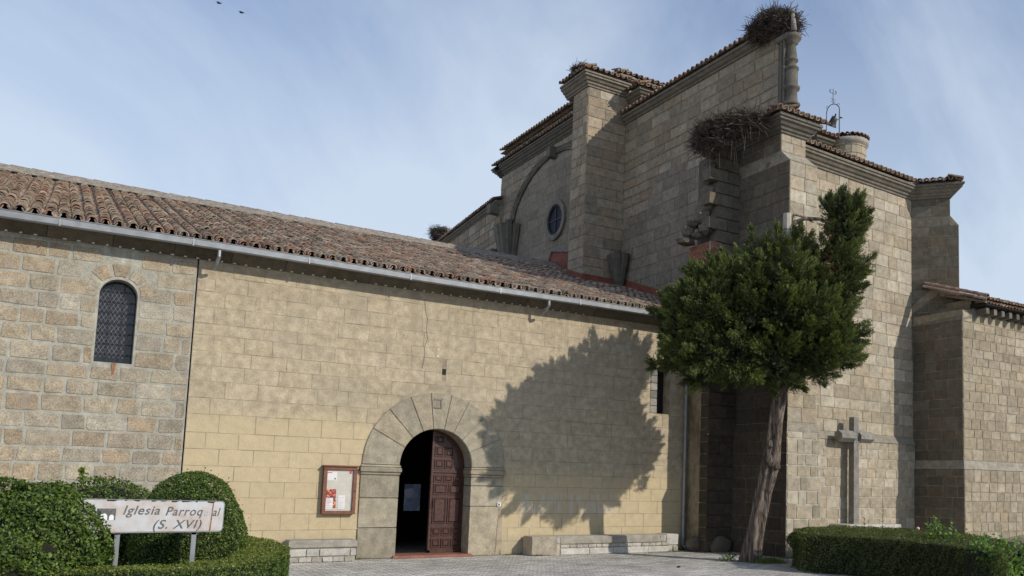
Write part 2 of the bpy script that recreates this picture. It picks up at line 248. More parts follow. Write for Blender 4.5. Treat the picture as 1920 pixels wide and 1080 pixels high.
# ------------------------------------------------------------------ builders
V = Vector
class MB:
    def __init__(s): s.v = []; s.f = []; s.t = []
    def add(s, vs, fs, tint=None):
        k = len(s.v); t = tint or (random.random(), random.random(), random.random())
        s.v += [tuple(v) for v in vs]; s.t += [t]*len(vs); s.f += [tuple(i+k for i in f) for f in fs]
    def hexa(s, P, tint=None):       # 8 corners: bottom ring, top ring
        s.add(P, [(3, 2, 1, 0), (4, 5, 6, 7), (0, 1, 5, 4), (1, 2, 6, 5), (2, 3, 7, 6), (3, 0, 4, 7)], tint)
    def box(s, x0, x1, y0, y1, z0, z1, tint=None):
        s.hexa([(x0, y0, z0), (x1, y0, z0), (x1, y1, z0), (x0, y1, z0), (x0, y0, z1), (x1, y0, z1), (x1, y1, z1), (x0, y1, z1)], tint)
    def bbox(s, x0, x1, y0, y1, z0, z1, b=.01, tint=None, jit=0):   # box with bevelled edges
        j = lambda: random.uniform(-jit, jit)
        def ring(ix, iz, z): return [(x0+ix+j(), y0+ix+j(), z), (x1-ix+j(), y0+ix+j(), z), (x1-ix+j(), y1-ix+j(), z), (x0+ix+j(), y1-ix+j(), z)]
        rs = [ring(b, 0, z0), ring(0, 0, z0+b), ring(0, 0, z1-b), ring(b, 0, z1)]
        vs = sum(rs, []); fs = [(3, 2, 1, 0), (12, 13, 14, 15)]
        for k in range(3):
            for i in range(4): fs.append((k*4+i, k*4+(i+1) % 4, k*4+4+(i+1) % 4, k*4+4+i))
        s.add(vs, fs, tint)
    def prism(s, poly, dirv, tint=None):   # extrude a closed 3D polygon
        n = len(poly); P = [V(p) for p in poly]; Q = [p+V(dirv) for p in P]
        s.add(P+Q, [tuple(range(n))[::-1], tuple(range(n, 2*n))]+[(i, (i+1) % n, n+(i+1) % n, n+i) for i in range(n)], tint)
    def tube(s, a, b, ra, rb=None, n=6, tint=None, cap=True):
        a, b = V(a), V(b); rb = ra if rb is None else rb
        d = (b-a).normalized(); x = d.orthogonal().normalized(); y = d.cross(x)
        vs = [a+(x*math.cos(2*math.pi*i/n)+y*math.sin(2*math.pi*i/n))*ra for i in range(n)]+[b+(x*math.cos(2*math.pi*i/n)+y*math.sin(2*math.pi*i/n))*rb for i in range(n)]
        fs = [(i, (i+1) % n, n+(i+1) % n, n+i) for i in range(n)]
        if cap: fs += [tuple(range(n))[::-1], tuple(range(n, 2*n))]
        s.add(vs, fs, tint)
    def path(s, pts, r, n=6, tint=None):
        for a, b in zip(pts[:-1], pts[1:]): s.tube(a, b, r, r, n, tint)
    def lathe(s, c, prof, n=20, tint=None, a0=0, a1=2*math.pi):
        full = abs(a1-a0-2*math.pi) < 1e-6; m_ = n if full else n+1; vs = []; fs = []
        for r_, z in prof:
            for i in range(m_):
                a = a0+(a1-a0)*i/n; vs.append((c[0]+r_*math.cos(a), c[1]+r_*math.sin(a), c[2]+z))
        for k in range(len(prof)-1):
            for i in range(n):
                j = (i+1) % m_; fs.append((k*m_+i, k*m_+j, (k+1)*m_+j, (k+1)*m_+i))
        s.add(vs, fs, tint)
    def build(s, name, mat, parent=None, smooth=False, kind=None, label=None, loc=None):
        off = V((0, 0, 0))
        if parent is not None: off = parent['_o'] if False else V(ORG[parent.name])
        elif loc is not None: off = V(loc)
        me = bpy.data.meshes.new(name)
        me.from_pydata([(x-off.x, y-off.y, z-off.z) for x, y, z in s.v], [], s.f)
        if s.t:
            at = me.color_attributes.new('tint', 'FLOAT_COLOR', 'POINT')
            at.data.foreach_set('color', np.array([(a, b, c, 1) for a, b, c in s.t], 'f').ravel())
        me.materials.append(mat)
        if smooth: me.polygons.foreach_set('use_smooth', [True]*len(me.polygons))
        o = bpy.data.objects.new(name, me); sc.collection.objects.link(o)
        ORG[o.name] = tuple(off)
        if parent is not None: o.parent = parent
        elif loc is not None: o.location = loc
        if kind: o['kind'] = kind
        if label: o['label'] = label
        return o
ORG = {}
def thing(name, label, cat, loc, group=None):
    o = bpy.data.objects.new(name, None); sc.collection.objects.link(o); o.location = loc; o.empty_display_size = .2
    o['label'] = label; o['category'] = cat
    if group: o['group'] = group
    ORG[o.name] = tuple(loc); return o
def tag(o, label, cat, group=None):
    o['label'] = label; o['category'] = cat
    if group: o['group'] = group
    return o

class Pieces:
    """pieces of one kind on one thing: the ones that show largest become objects, the rest one joined part"""
    def __init__(s, name, limit=295): s.name = name; s.limit = limit; s.L = []
    def add(s, vs, fs, mat, parent, tint=None, size=1):
        c = sum((V(v) for v in vs), V())/len(vs); d = (c-CAMP).length
        k = (c-CAMP); vis = 1 if (k.dot(F) > 0 and -.95 < k.dot(RV)/k.dot(F) < .62) else .01
        s.L.append((size/d*vis, vs, fs, mat, parent, tint or (random.random(), random.random(), random.random())))
    def finish(s, stuffname=None):
        s.L.sort(key=lambda q: -q[0]); rest = {}
        for i, (k, vs, fs, mat, parent, t) in enumerate(s.L):
            if i < s.limit:
                b = MB(); b.add(vs, fs, t); b.build(s.name, mat, parent)
            else:
                rest.setdefault((mat.name, parent.name), (MB(), mat, parent))[0].add(vs, fs, t)
        for b, mat, parent in rest.values(): b.build(stuffname or s.name+'s', mat, parent, kind='stuff')

def block(P0, U, Nn, a, b, c, d, proud, bev=.012, irr=.008, cut=.012, dpt=.0):
    """one squared stone: u a..b, z c..d, standing proud of the wall"""
    U, Nn = V(U), V(Nn); Z = V((0, 0, 1)); cu = min(cut, (b-a)*.2, (d-c)*.25)
    cr = [cu*random.uniform(.2, 1.3) for _ in range(4)]
    o2 = [(a+cr[0], c), (b-cr[1], c), (b, c+cr[1]), (b, d-cr[2]), (b-cr[2], d), (a+cr[3], d), (a, d-cr[3]), (a, c+cr[0])]
    j = lambda: random.uniform(-irr, irr)
    o2 = [(u+j(), z+j()) for u, z in o2]
    mu, mz = (a+b)/2, (c+d)/2; vs = []
    for u, z in o2: vs.append(V(P0)+U*u+Z*z+Nn*(-.004-dpt))
    fr = proud*random.uniform(.75, 1.25)
    for u, z in o2:
        vs.append(V(P0)+U*(u+math.copysign(min(bev, abs(mu-u)), mu-u))+Z*(z+math.copysign(min(bev, abs(mz-z)), mz-z))+Nn*(fr+random.uniform(-.003, .003)))
    return vs, [(i, (i+1) % 8, 8+(i+1) % 8, 8+i) for i in range(8)]+[tuple(range(8, 16))]

def masonry(pc, parent, mat, P0, U, Nn, z0, z1, ints, h=(.26, .34), l=(.35, .7), gap=.014, proud=.012, bev=.007, irr=.007, cut=.012, regular=False, flip=1, tints=None, h_list=None):
    z = z0; row = 0
    while z < z1-.05:
        hh = random.uniform(*h) if not h_list else h_list[row % len(h_list)]
        if z1-(z+hh) < h[0]*.6: hh = z1-z
        for (ua, ub) in ints(z, z+hh):
            if ub-ua < .04: continue
            u = ua
            if regular: u = ua-(.5*l[0]*(row % 2))-random.uniform(0, .03)
            while u < ub-.02:
                ll = random.uniform(*l); e = u+ll
                if e > ub or ub-e < l[0]*.45: e = ub
                a = max(u, ua)
                if e-a > .05:
                    t = None
                    if tints: t = (random.choice(tints), random.random(), random.random())
                    vs, fs = block(P0, U, Nn, a+gap/2, e-gap/2, z+gap/2, z+hh-gap/2, proud, bev, irr, cut)
                    if flip < 0: fs = [f[::-1] for f in fs]
                    pc.add(vs, fs, mat, parent, t, size=math.sqrt((e-a)*hh))
                u = e
        z += hh; row += 1

def tilegeo(P, S, A_, Nn, L_, r0_, r1_, th=.019, n=6, up=1):
    vs = []; fs = []
    for k, (t, r_) in enumerate(((0, r0_), (L_, r1_))):
        for rr in (r_, r_-th):
            for i in range(n+1):
                a = math.pi*i/n
                vs.append(P+S*t+A_*(math.cos(a)*rr)+Nn*(math.sin(a)*rr*up))
    m_ = n+1
    for i in range(n):
        fs.append((i, i+1, 2*m_+i+1, 2*m_+i)); fs.append((m_+i+1, m_+i, 3*m_+i, 3*m_+i+1)); fs.append((i+1, i, m_+i, m_+i+1))
    return vs, fs

def tile_field(pc, pans, parent, mat, P0, Adir, S, Nn, width, length, pitch=.2, expo=.36, rows=None, r=.083, ulim=None, wob=.012, panmb=None):
    nc = int(width/pitch); nr = rows or int(length/expo)+1
    for c in range(nc+1):
        cx = c*pitch+random.uniform(-.008, .008); skew = random.uniform(-.004, .004)
        for k in range(nr):
            s_ = k*expo+random.uniform(-.03, .03)*(k > 0)
            u = cx+random.uniform(-wob, wob)*.7+skew*k
            if ulim and not ulim(u, s_): continue
            lift = random.uniform(0, .012)
            P = P0+Adir*u+S*s_+Nn*(.036+lift)
            rr = r*random.uniform(.93, 1.06)
            vs, fs = tilegeo(P, (S+Nn*random.uniform(-.055, -.015)+Adir*random.uniform(-.02, .02)), Adir, Nn, expo+.09, rr, rr*.82)
            pc.add(vs, fs, mat, parent, size=.2)
            Pp = P0+Adir*(u+pitch/2)+S*(s_-.02)+Nn*(.075)
            if panmb is not None:
                vs, fs = tilegeo(Pp, S+Nn*-.02, Adir, Nn, expo+.09, rr*.95, rr*.80, n=4, up=-1)
                panmb.add(vs, fs)

def cornice(mb, path, prof, z, side=1, closed=False):
    """sweep a moulding (out, z) along a plan polyline; out is to the right of travel when side=1"""
    P = [V((p[0], p[1], 0)) for p in path]; n = len(P); offs = []
    for i in range(n):
        ds = []
        if i > 0: ds.append((P[i]-P[i-1]).normalized())
        if i < n-1: ds.append((P[i+1]-P[i]).normalized())
        ns = [V((d.y, -d.x, 0))*side for d in ds]
        if len(ns) == 2:
            b = (ns[0]+ns[1]); b = b/b.length; b = b/max(.35, b.dot(ns[0])); offs.append(b)
        else: offs.append(ns[0])
    m_ = len(prof); vs = []
    for i in range(n):
        for (o_, dz) in prof: vs.append(P[i]+offs[i]*o_+V((0, 0, z+dz)))
    fs = []
    for i in range(n-1):
        for k in range(m_):
            k2 = (k+1) % m_
            f = (i*m_+k, i*m_+k2, (i+1)*m_+k2, (i+1)*m_+k); fs.append(f if side > 0 else f[::-1])
    fs.append(tuple(range(m_))); fs.append(tuple(range((n-1)*m_, n*m_))[::-1])
    mb.add(vs, fs)
PROF = [(-.25, 0), (.05, 0), (.055, .05), (.10, .07), (.12, .13), (.17, .15), (.22, .22), (.27, .24), (.27, .30), (.31, .31), (.31, .37), (-.25, .37)]
PROF_S = [(-.2, 0), (.04, 0), (.05, .05), (.11, .08), (.16, .15), (.20, .16), (.20, .23), (-.2, .23)]

def eave(pc, panmb, parent, mat, A0, A1, inward, slope=.35, rows=2, pitch=.2, r=.08, out_=0):
    A0, A1 = V(A0), V(A1); ad = (A1-A0); w_ = ad.length; ad.normalize()
    inn = V(inward).normalized(); S = (inn+V((0, 0, slope))).normalized(); Nn = ad.cross(S)
    if Nn.z < 0: Nn = -Nn
    tile_field(pc, None, parent, mat, A0, ad, S, Nn, w_, 1, pitch=pitch, rows=rows, r=r, panmb=panmb)

# ------------------------------------------------------------------ ground
g = MB(); g.add([(-300, -200, 0), (400, -200, 0), (400, 500, 0), (-300, 500, 0)], [(0, 1, 2, 3)])
g.build('paved_ground', M['paving'], kind='structure')

# =================================================================== NAVE
YN = 18.40
nave = thing('church_nave', 'long low church nave, stone wall at left and smooth ochre wall with arched door', 'church nave', (6, YN, 0))
stones = Pieces('stone'); rblocks = Pieces('render_block'); tiles = Pieces('roof_tile')
def slab(mb, x0, x1, z0, z1, y, dep, ops):
    """wall front at y with openings (xa, xb, za, zs, arched); reveals run back to y+dep"""
    xs = x0
    def q(xa, za, xb, zb):
        if xb-xa > 1e-4 and zb-za > 1e-4:
            mb.add([(xa, y, za), (xb, y, za), (xb, y, zb), (xa, y, zb)], [(0, 1, 2, 3)])
    for (xa, xb, za, zs, arch) in sorted(ops):
        q(xs, z0, xa, z1); q(xa, z0, xb, za)
        pts = [(xa, zs), (xb, zs)]
        if arch:
            cx, r_ = (xa+xb)/2, (xb-xa)/2; pts = [(cx-r_*math.cos(math.pi*i/18), zs+r_*math.sin(math.pi*i/18)) for i in range(19)]
        for (a, b) in zip(pts[:-1], pts[1:]):
            mb.add([(a[0], y, a[1]), (b[0], y, b[1]), (b[0], y, z1), (a[0], y, z1)], [(0, 1, 2, 3)])
        loop = [(xa, za)]+pts+[(xb, za)]
        for a, b in zip(loop, loop[1:]+loop[:1]):
            mb.add([(a[0], y, a[1]), (a[0], y+dep, a[1]), (b[0], y+dep, b[1]), (b[0], y, b[1])], [(0, 1, 2, 3)])
        xs = xb
    q(xs, z0, x1, z1)
WX0, WX1, WZ0, WZS = .67, 1.25, 3.54, 4.74        # left window
swb = MB(); slab(swb, -8, 2.155, 0, 5.74, YN, .42, [(WX0, WX1, WZ0, WZS, True)])
sw = swb.build('stone_wall', M['nave_mortar'], nave)
def cut_arch(lo, hi, cx, ri, zs, zb, ro):
    """intervals of a course clear of an arched opening (ro: how far the pieces around it reach)"""
    def f(za, zb_):
        if zb_ < zb+.02: return [(lo, hi)]
        zc = max(za, zs); hw = ro
        if za > zs: 
            if za-zs >= ro: return [(lo, hi)]
            hw = math.sqrt(max(0, ro*ro-(za-zs)**2))
        return [(lo, cx-hw), (cx+hw, hi)]
    return f
fw_ = cut_arch(8-8, 10.155, 8.96, .29, WZS, WZ0, .29)
def nave_ints(za, zb):
    if zb < WZ0+.02: return [(0, 10.15)]
    if za < WZS: return [(0, 8+WX0-.02), (8+WX1+.02, 10.15)]
    rr = .60; dz = za-WZS
    if dz < rr:
        hw = math.sqrt(rr*rr-dz*dz); return [(0, 8.96-hw), (8.96+hw, 10.15)]
    return [(0, 10.15)]
hl = [.30, .27, .31, .29, .28, .31, .27, .30, .29, .31, .285, .265, .31, .30, .28, .30, .29, .3, .28, .3]
masonry(stones, sw, M['nave_stone'], (-8, YN, 0), (1, 0, 0), (0, -1, 0), 0, 5.70, nave_ints, l=(.28, .66), gap=.034, proud=.010, bev=.012, irr=.013, cut=.024, h_list=hl)
for k in range(5):                                   # rough voussoirs round the window head
    a0, a1 = math.pi*(k/5)+.06, math.pi*((k+1)/5)-.06
    ri, ro = .34, .34+random.uniform(.17, .24); vs = []
    ring = [(ri, a0), (ri, (a0+a1)/2), (ri, a1), (ro, a1), (ro, (a0+a1)/2), (ro, a0)]
    for dpt, sh in ((0, 0), (-.014, .012)):
        for (r_, a) in ring:
            r2 = r_+(sh if r_ < .4 else -sh); a2 = a+(.03 if a < (a0+a1)/2-.01 else -.03 if a > (a0+a1)/2+.01 else 0)*(sh > 0)
            vs.append((.96-r2*math.cos(a2), YN+dpt, WZS+r2*math.sin(a2)))
    stones.add(vs, [(i, (i+1) % 6, 6+(i+1) % 6, 6+i) for i in range(6)]+[tuple(range(6, 12))], M['nave_stone'], sw, size=.25)
# window
win = MB(); pts = [(.96-.285*math.cos(math.pi*i/16), WZS+.285*math.sin(math.pi*i/16)) for i in range(17)]
win.add([(WX0, YN+.26, WZ0), (WX1, YN+.26, WZ0)]+[(x, YN+.26, z) for x, z in pts[::-1]], [tuple(range(19))])
wi = win.build('arched_window', M['glass'], nave)
ld = MB()
def inside(x, z):
    if not (WX0+.01 < x < WX1-.01 and z > WZ0+.1): return False
    return z < WZS or (x-.96)**2+(z-WZS)**2 < .27**2
for sgn in (1, -1):
    for k in range(-12, 34):
        c_ = k*.118; seg = []
        for i in range(60):
            x = WX0+.012+i*(WX1-WX0)/60; z = WZ0+.05+sgn*(x-WX0)*1.75+c_
            if inside(x, z): seg.append((x, YN+.245, z))
            elif len(seg) > 1: ld.tube(seg[0], seg[-1], .0042, n=4); seg = []
            else: seg = []
        if len(seg) > 1: ld.tube(seg[0], seg[-1], .0042, n=4)
ld.build('lead_lattice', M['lead'], wi)
gr = MB()
for x in (.86, 1.06): gr.tube((x, YN+.2, WZ0), (x, YN+.2, 4.98), .007, n=4)
for k in range(7): gr.tube((WX0, YN+.2, WZ0+.17+k*.19), (WX1, YN+.2, WZ0+.17+k*.19), .007, n=4)
gr.build('window_grille', M['iron'], wi)
rs = MB(); rs.add([(.94, YN-.019, WZ0-.005), (1.01, YN-.019, WZ0-.005), (.985, YN-.019, WZ0-.20), (.955, YN-.019, WZ0-.22)], [(0, 1, 2, 3)])
rs.build('rust_streak', M['rust'], nave)
# dark joint between the two walls
jb = MB(); jb.add([(2.155, YN+.05, 0), (2.178, YN+.05, 0), (2.178, YN+.05, 5.74), (2.155, YN+.05, 5.74)], [(0, 1, 2, 3)]); jb.build('wall_joint', M['dark'], nave)
# rendered wall
DCX, DR, DZS, DRO = 6.94, .79, 1.90, 1.56
rwb = MB(); slab(rwb, 2.178, 13.62, 0, 5.74, YN, .35, [(DCX-1.25, DCX+1.25, 0, DZS, True), (12.37, 12.98, 3.38, 4.55, False)])
rw = rwb.build('rendered_wall', M['render_joint'], nave)
X0 = 2.178
def rint(za, zb):
    L_ = [(0, 13.62-X0)]
    def sub(L_, a, b):
        o_ = []
        for p, q in L_:
            if b <= p or a >= q: o_.append((p, q)); continue
            if a > p: o_.append((p, a))
            if b < q: o_.append((b, q))
        return o_
    if za < DZS: hw = DRO-.10
    elif za-DZS < DRO-.1: hw = math.sqrt((DRO-.1)**2-(za-DZS)**2)-.0
    else: hw = 0
    if hw > .05: L_ = sub(L_, DCX-X0-hw, DCX-X0+hw)
    if zb > 3.38 and za < 4.55: L_ = sub(L_, 12.37-X0, 12.98-X0)
    if zb > 3.87 and za < 3.98: L_ = sub(L_, 6.97-X0, 7.055-X0)
    return L_
rl = [.30, .29, .31, .30, .30, .28, .31, .30, .34, .30, .31, .29, .27, .30, .22, .31, .29, .3, .3]
masonry(rblocks, rw, M['render'], (X0, YN, 0), (1, 0, 0), (0, -1, 0), 0, 5.72, rint, h=(.28, .32), l=(.50, .64), gap=.0052, proud=.004, bev=.004, irr=.0018, cut=.002, regular=True, h_list=rl)
# faint crack, two white scars
ck = MB(); pts = [(6.50, 5.45), (6.53, 5.2), (6.59, 5.02), (6.57, 4.8), (6.61, 4.6), (6.55, 4.42), (6.56, 4.2), (6.52, 3.95)]
for a, b in zip(pts[:-1], pts[1:]): ck.tube((a[0], YN-.008, a[1]), (b[0], YN-.008, b[1]), .004, n=4)
ck.build('wall_crack', M['ink'], nave)
sc_ = MB(); sc_.bbox(6.84, 6.88, YN-.014, YN, 4.385, 4.415, .004); sc_.bbox(6.83, 6.88, YN-.014, YN, 4.235, 4.265, .004); sc_.build('plaster_scar', M['scar_sunspot'], nave)
# small right window: granite quoins at its left, dark opening
wq = MB()
for k in range(6): wq.bbox(12.375, 12.565, YN-.01, YN+.3, 3.385+k*.19, 3.565+k*.19, .01, jit=.003)
wr = MB(); wr.add([(12.37, YN+.32, 3.38), (12.98, YN+.32, 3.38), (12.98, YN+.32, 4.55), (12.37, YN+.32, 4.55)], [(0, 1, 2, 3)])
w2 = wr.build('small_window', M['glass'], nave); wq.build('window_quoin', M['grey_stone'], w2)
hb = MB(); hb.add([(6.97, YN-.002, 3.86), (7.055, YN-.002, 3.86), (7.055, YN-.002, 3.99), (6.97, YN-.002, 3.99)], [(0, 1, 2, 3)]); hb.build('vent_hole', M['dark'], nave)

# portal
port = MB()
por = port
angs = [180, 152, 133, 114, 97.5, 80.5, 65, 47, 24, 0]
vparts = []
for a, b in zip(angs[:-1], angs[1:]):
    m_ = 5; vs = []; ao, bo = R(a-.25), R(b+.25)
    for (yy, sh) in ((YN+.50, 0), (YN-.030, 0), (YN-.042, .012)):
        for i in range(m_+1):
            t = ao+(bo-ao)*i/m_
            if sh: t = t-math.copysign(.006, 1)*(i == 0)+.006*(i == m_)
            vs.append((DCX+(DR+sh)*math.cos(t), yy, DZS+(DR+sh)*math.sin(t)))
        for i in range(m_, -1, -1):
            t = ao+(bo-ao)*i/m_
            if sh: t = t-math.copysign(.004, 1)*(i == 0)+.004*(i == m_)
            vs.append((DCX+(DRO-sh)*math.cos(t), yy, DZS+(DRO-sh)*math.sin(t)))
    n_ = 2*(m_+1); fs = [tuple(range(2*n_, 3*n_))]
    for k in range(2):
        for i in range(n_): fs.append((k*n_+i, k*n_+(i+1) % n_, (k+1)*n_+(i+1) % n_, (k+1)*n_+i))
    b_ = MB(); b_.add(vs, fs); b_.build('voussoir', M['arch_stone'], nave)
bk = MB(); # mortar bed behind the ring
ring = [(DCX+(DR+.02)*math.cos(math.pi*i/24), DZS+(DR+.02)*math.sin(math.pi*i/24)) for i in range(25)]
ring2 = [(DCX+(DRO-.01)*math.cos(math.pi*i/24), DZS+(DRO-.01)*math.sin(math.pi*i/24)) for i in range(25)]
for i in range(24):
    bk.add([(ring[i][0], YN-.022, ring[i][1]), (ring2[i][0], YN-.022, ring2[i][1]), (ring2[i+1][0], YN-.022, ring2[i+1][1]), (ring[i+1][0], YN-.022, ring[i+1][1])], [(0, 1, 2, 3)])
    bk.add([(ring2[i][0], YN+.1, ring2[i][1]), (ring2[i+1][0], YN+.1, ring2[i+1][1]), (ring2[i+1][0], YN-.022, ring2[i+1][1]), (ring2[i][0], YN-.022, ring2[i][1])], [(0, 1, 2, 3)])
bk.build('arch_mortar', M['nave_mortar'], nave)
for (xa, xb, zs_) in ((5.37, DCX-DR, [0, .62, 1.22, 1.69]), (DCX+DR, 8.49, [0, 1.06, 1.50, 1.69])):
    for za, zb in zip(zs_[:-1], zs_[1:]):
        j = MB(); j.bbox(xa, xb, YN-.035+random.uniform(-.006, .006), YN+.50, za+.005, zb-.004, .012, jit=.003); j.build('jamb_block', M['arch_stone'], nave)
    im = MB()
    for (oz, hz, oy) in ((0, .055, .025), (.055, .10, .055), (.155, .05, .03)):
        im.bbox(xa-oy*.5 if xa < 6 else xa-oy*.6, xb+oy*.6, YN-.04-oy, YN+.51, 1.69+oz, 1.69+oz+hz, .018)
    im.build('impost', M['arch_stone'], nave)
ks = MB(); ks.box(6.82, 6.98, YN-.06, YN-.03, 3.13, 3.15); ks.box(6.96, 6.98, YN-.06, YN-.03, 3.13, 3.33); ks.box(6.82, 6.98, YN-.06, YN-.03, 3.31, 3.33); ks.build('keystone_carving', M['grey_stone'], nave)
# cement patch by the right jamb
cp = MB(); cp.add([(8.36, YN-.05, 0), (8.50, YN-.05, 0), (8.49, YN-.05, 1.05), (8.40, YN-.05, 1.03)], [(0, 1, 2, 3)]); cp.build('cement_patch', M['render_joint'], nave)
# inner hall: floor, side and back so that the opening reads dark
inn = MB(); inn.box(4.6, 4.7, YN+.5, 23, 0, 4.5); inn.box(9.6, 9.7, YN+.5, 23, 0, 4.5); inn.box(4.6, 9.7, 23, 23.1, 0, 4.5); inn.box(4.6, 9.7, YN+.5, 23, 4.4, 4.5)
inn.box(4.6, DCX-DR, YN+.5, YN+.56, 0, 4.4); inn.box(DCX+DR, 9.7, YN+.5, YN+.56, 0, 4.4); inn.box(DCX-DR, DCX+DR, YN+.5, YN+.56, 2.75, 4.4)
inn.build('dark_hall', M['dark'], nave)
ps = MB(); ps.box(6.84, 7.21, 20.0, 20.01, .90, 1.50); ps.box(6.4, 6.6, 20.02, 20.05, 0, 2.2)
M['poster_dim'] = poster('blue_poster_print', [(0, (.08, .10, .2)), (.5, (.25, .3, .45)), (1, (.5, .5, .55))], 5)
ps.build('inside_poster', M['poster_dim'], nave)
# door leaf (right, closed) with raised panels
LX0, LX1, LY = 6.97, DCX+DR, YN+.36
def arcz(x, r_=DR-.005): return DZS+math.sqrt(max(0, r_*r_-(x-DCX)**2))
dl = MB(); top = [(LX0+(LX1-LX0)*i/14, arcz(LX0+(LX1-LX0)*i/14)) for i in range(15)]
poly = [(LX0, LY, .06), (LX1, LY, .06)]+[(x, LY, z) for x, z in top[::-1]]
dl.prism(poly, (0, .06, 0)); leaf = dl.build('door_leaf', M['wood'], nave)
def panel(x0, x1, z0, z1, L_=leaf, y=LY):
    z1 = min(z1, arcz(x1, DR-.06), arcz(x0, DR-.06))
    if z1-z0 < .07: return
    b = MB(); b.box(x0, x1, y-.012, y-.001, z0, z1); fr = b.build('door_panel', M['wood_dark'], L_)
    b = MB(); i = .028; j = .05
    P = [(x0+i, y-.013, z0+i), (x1-i, y-.013, z0+i), (x1-i, y-.013, z1-i), (x0+i, y-.013, z1-i), (x0+j, y-.034, z0+j), (x1-j, y-.034, z0+j), (x1-j, y-.034, z1-j), (x0+j, y-.034, z1-j)]
    b.add(P, [(0, 1, 5, 4), (1, 2, 6, 5), (2, 3, 7, 6), (3, 0, 4, 7), (4, 5, 6, 7)])
    for (a, b1, c, d_) in ((x0, x1, z0, z0+.014), (x0, x1, z1-.014, z1), (x0, x0+.014, z0+.014, z1-.014), (x1-.014, x1, z0+.014, z1-.014)): b.box(a, b1, y-.022, y-.012, c, d_)
    b.build('panel_moulding', M['wood'], L_)
def prow(n, z0, z1, xa=LX0+.07, xb=LX1-.05, g_=.035):
    w_ = (xb-xa-g_*(n-1))/n
    for k in range(n): panel(xa+k*(w_+g_), xa+k*(w_+g_)+w_, z0, z1)
prow(3, .17, .36); prow(3, .42, .60); prow(2, .68, 1.24); prow(2, 1.30, 1.53); prow(3, 1.57, 1.72)
prow(3, 1.86, 2.06); prow(3, 2.12, 2.34); prow(3, 2.40, 2.62)
rl_ = MB(); rl_.bbox(LX0, LX1, LY-.03, LY, 1.765, 1.815, .008); rl_.bbox(LX0, LX0+.05, LY-.025, LY, .06, 2.66, .006); rl_.bbox(LX0, LX1, LY-.025, LY, .06, .12, .006); rl_.build('door_rail', M['wood'], leaf)
hd = MB(); hd.path([(LX0+.055, LY-.04, 1.02), (LX0+.055, LY-.075, 1.04), (LX0+.055, LY-.075, 1.15), (LX0+.055, LY-.04, 1.17)], .008); hd.tube((LX0+.055, LY-.04, .93), (LX0+.055, LY-.01, .93), .016, n=8); hd.build('door_handle', M['iron'], leaf)
# left leaf folded back inside
dl = MB(); dl.box(DCX-DR+.02, DCX-DR+.08, YN+.56, YN+1.3, .06, 2.0); dl.build('open_door_leaf', M['wood_dark'], nave)
st = MB(); st.hexa([(6.06, YN-.16, .004), (7.82, YN-.16, .004), (7.72, YN+.45, .004), (6.15, YN+.45, .004), (6.10, YN-.14, .055), (7.78, YN-.14, .055), (7.72, YN+.45, .06), (6.15, YN+.45, .06)]); st.build('door_step', M['step'], nave)
# house number plate
hp = MB(); hp.bbox(8.36, 8.44, YN-.065, YN-.04, 1.06, 1.15, .006); pl_ = hp.build('number_plate', M['white'], nave)
hp = MB(); hp.box(8.385, 8.415, YN-.068, YN-.0652, 1.08, 1.13); hp.box(8.375, 8.382, YN-.068, YN-.0652, 1.08, 1.13); hp.build('plate_print', M['ink'], pl_)

# nave roof
SL = .329; EY, EZ = 17.93, 5.86; RY, RZ = 28.0, EZ+SL*(28.0-17.93)
S = V((0, 1, SL)).normalized(); NR = V((0, -SL, 1)).normalized()
rf = MB(); rf.hexa([(-8, EY+.03, EZ-.02), (14.58, EY+.03, EZ-.02), (14.58, RY, RZ-.02), (-8, RY, RZ-.02), (-8, EY+.03, EZ+.015), (14.58, EY+.03, EZ+.015), (14.58, RY, RZ+.015), (-8, RY, RZ+.015)])
rf.hexa([(-8, RY, RZ-.05), (14.58, RY, RZ-.05), (14.58, 38, EZ), (-8, 38, EZ), (-8, RY, RZ), (14.58, RY, RZ), (14.58, 38, EZ+.05), (-8, 38, EZ+.05)])
rf.box(-8, 14.5, 37.6, 38, 0, EZ); rf.prism([(-8, YN, 0), (-8, 37.8, 0), (-8, 37.8, EZ), (-8, RY, RZ), (-8, YN, EZ)], (.4, 0, 0))
roof = rf.build('roof', M['ridge_mortar'], nave)
pan = MB()
def clear_trio(u, s_):
    x = -8+.05+u; y = EY+s_*S.y
    if x > 14.5: return False
    return not (x > 13.1 and 23.3 < y < 24.7)
tile_field(tiles, None, roof, M['tile'], V((-7.95, EY, EZ)), V((1, 0, 0)), S, NR, 22.5, 9.9, pitch=.2, expo=.36, rows=27, r=.082, ulim=clear_trio, panmb=pan)
tiles.finish('roof_tiles')
pan.build('channel_tiles', M['tile'], roof, kind='stuff')
rg = MB()                                             # mortar bedding and ridge tiles
rg.prism([(-8, RY-.55, RZ-.10), (-8, RY-.12, RZ+.16), (-8, RY+.12, RZ+.16), (-8, RY+.5, RZ-.1)], (22.55, 0, 0)); rg.build('ridge_bedding', M['ridge_mortar'], roof)
k = 0; x = -7.9
while x < 14.2:
    vs, fs = tilegeo(V((x, RY, RZ+.07)), V((1, 0, random.uniform(-.02, .02))), V((0, 1, 0)), V((0, 0, 1)), .50, .15, .13, n=6)
    b = MB(); b.add(vs, fs); b.build('ridge_tile', M['red_tile'], roof); x += .45
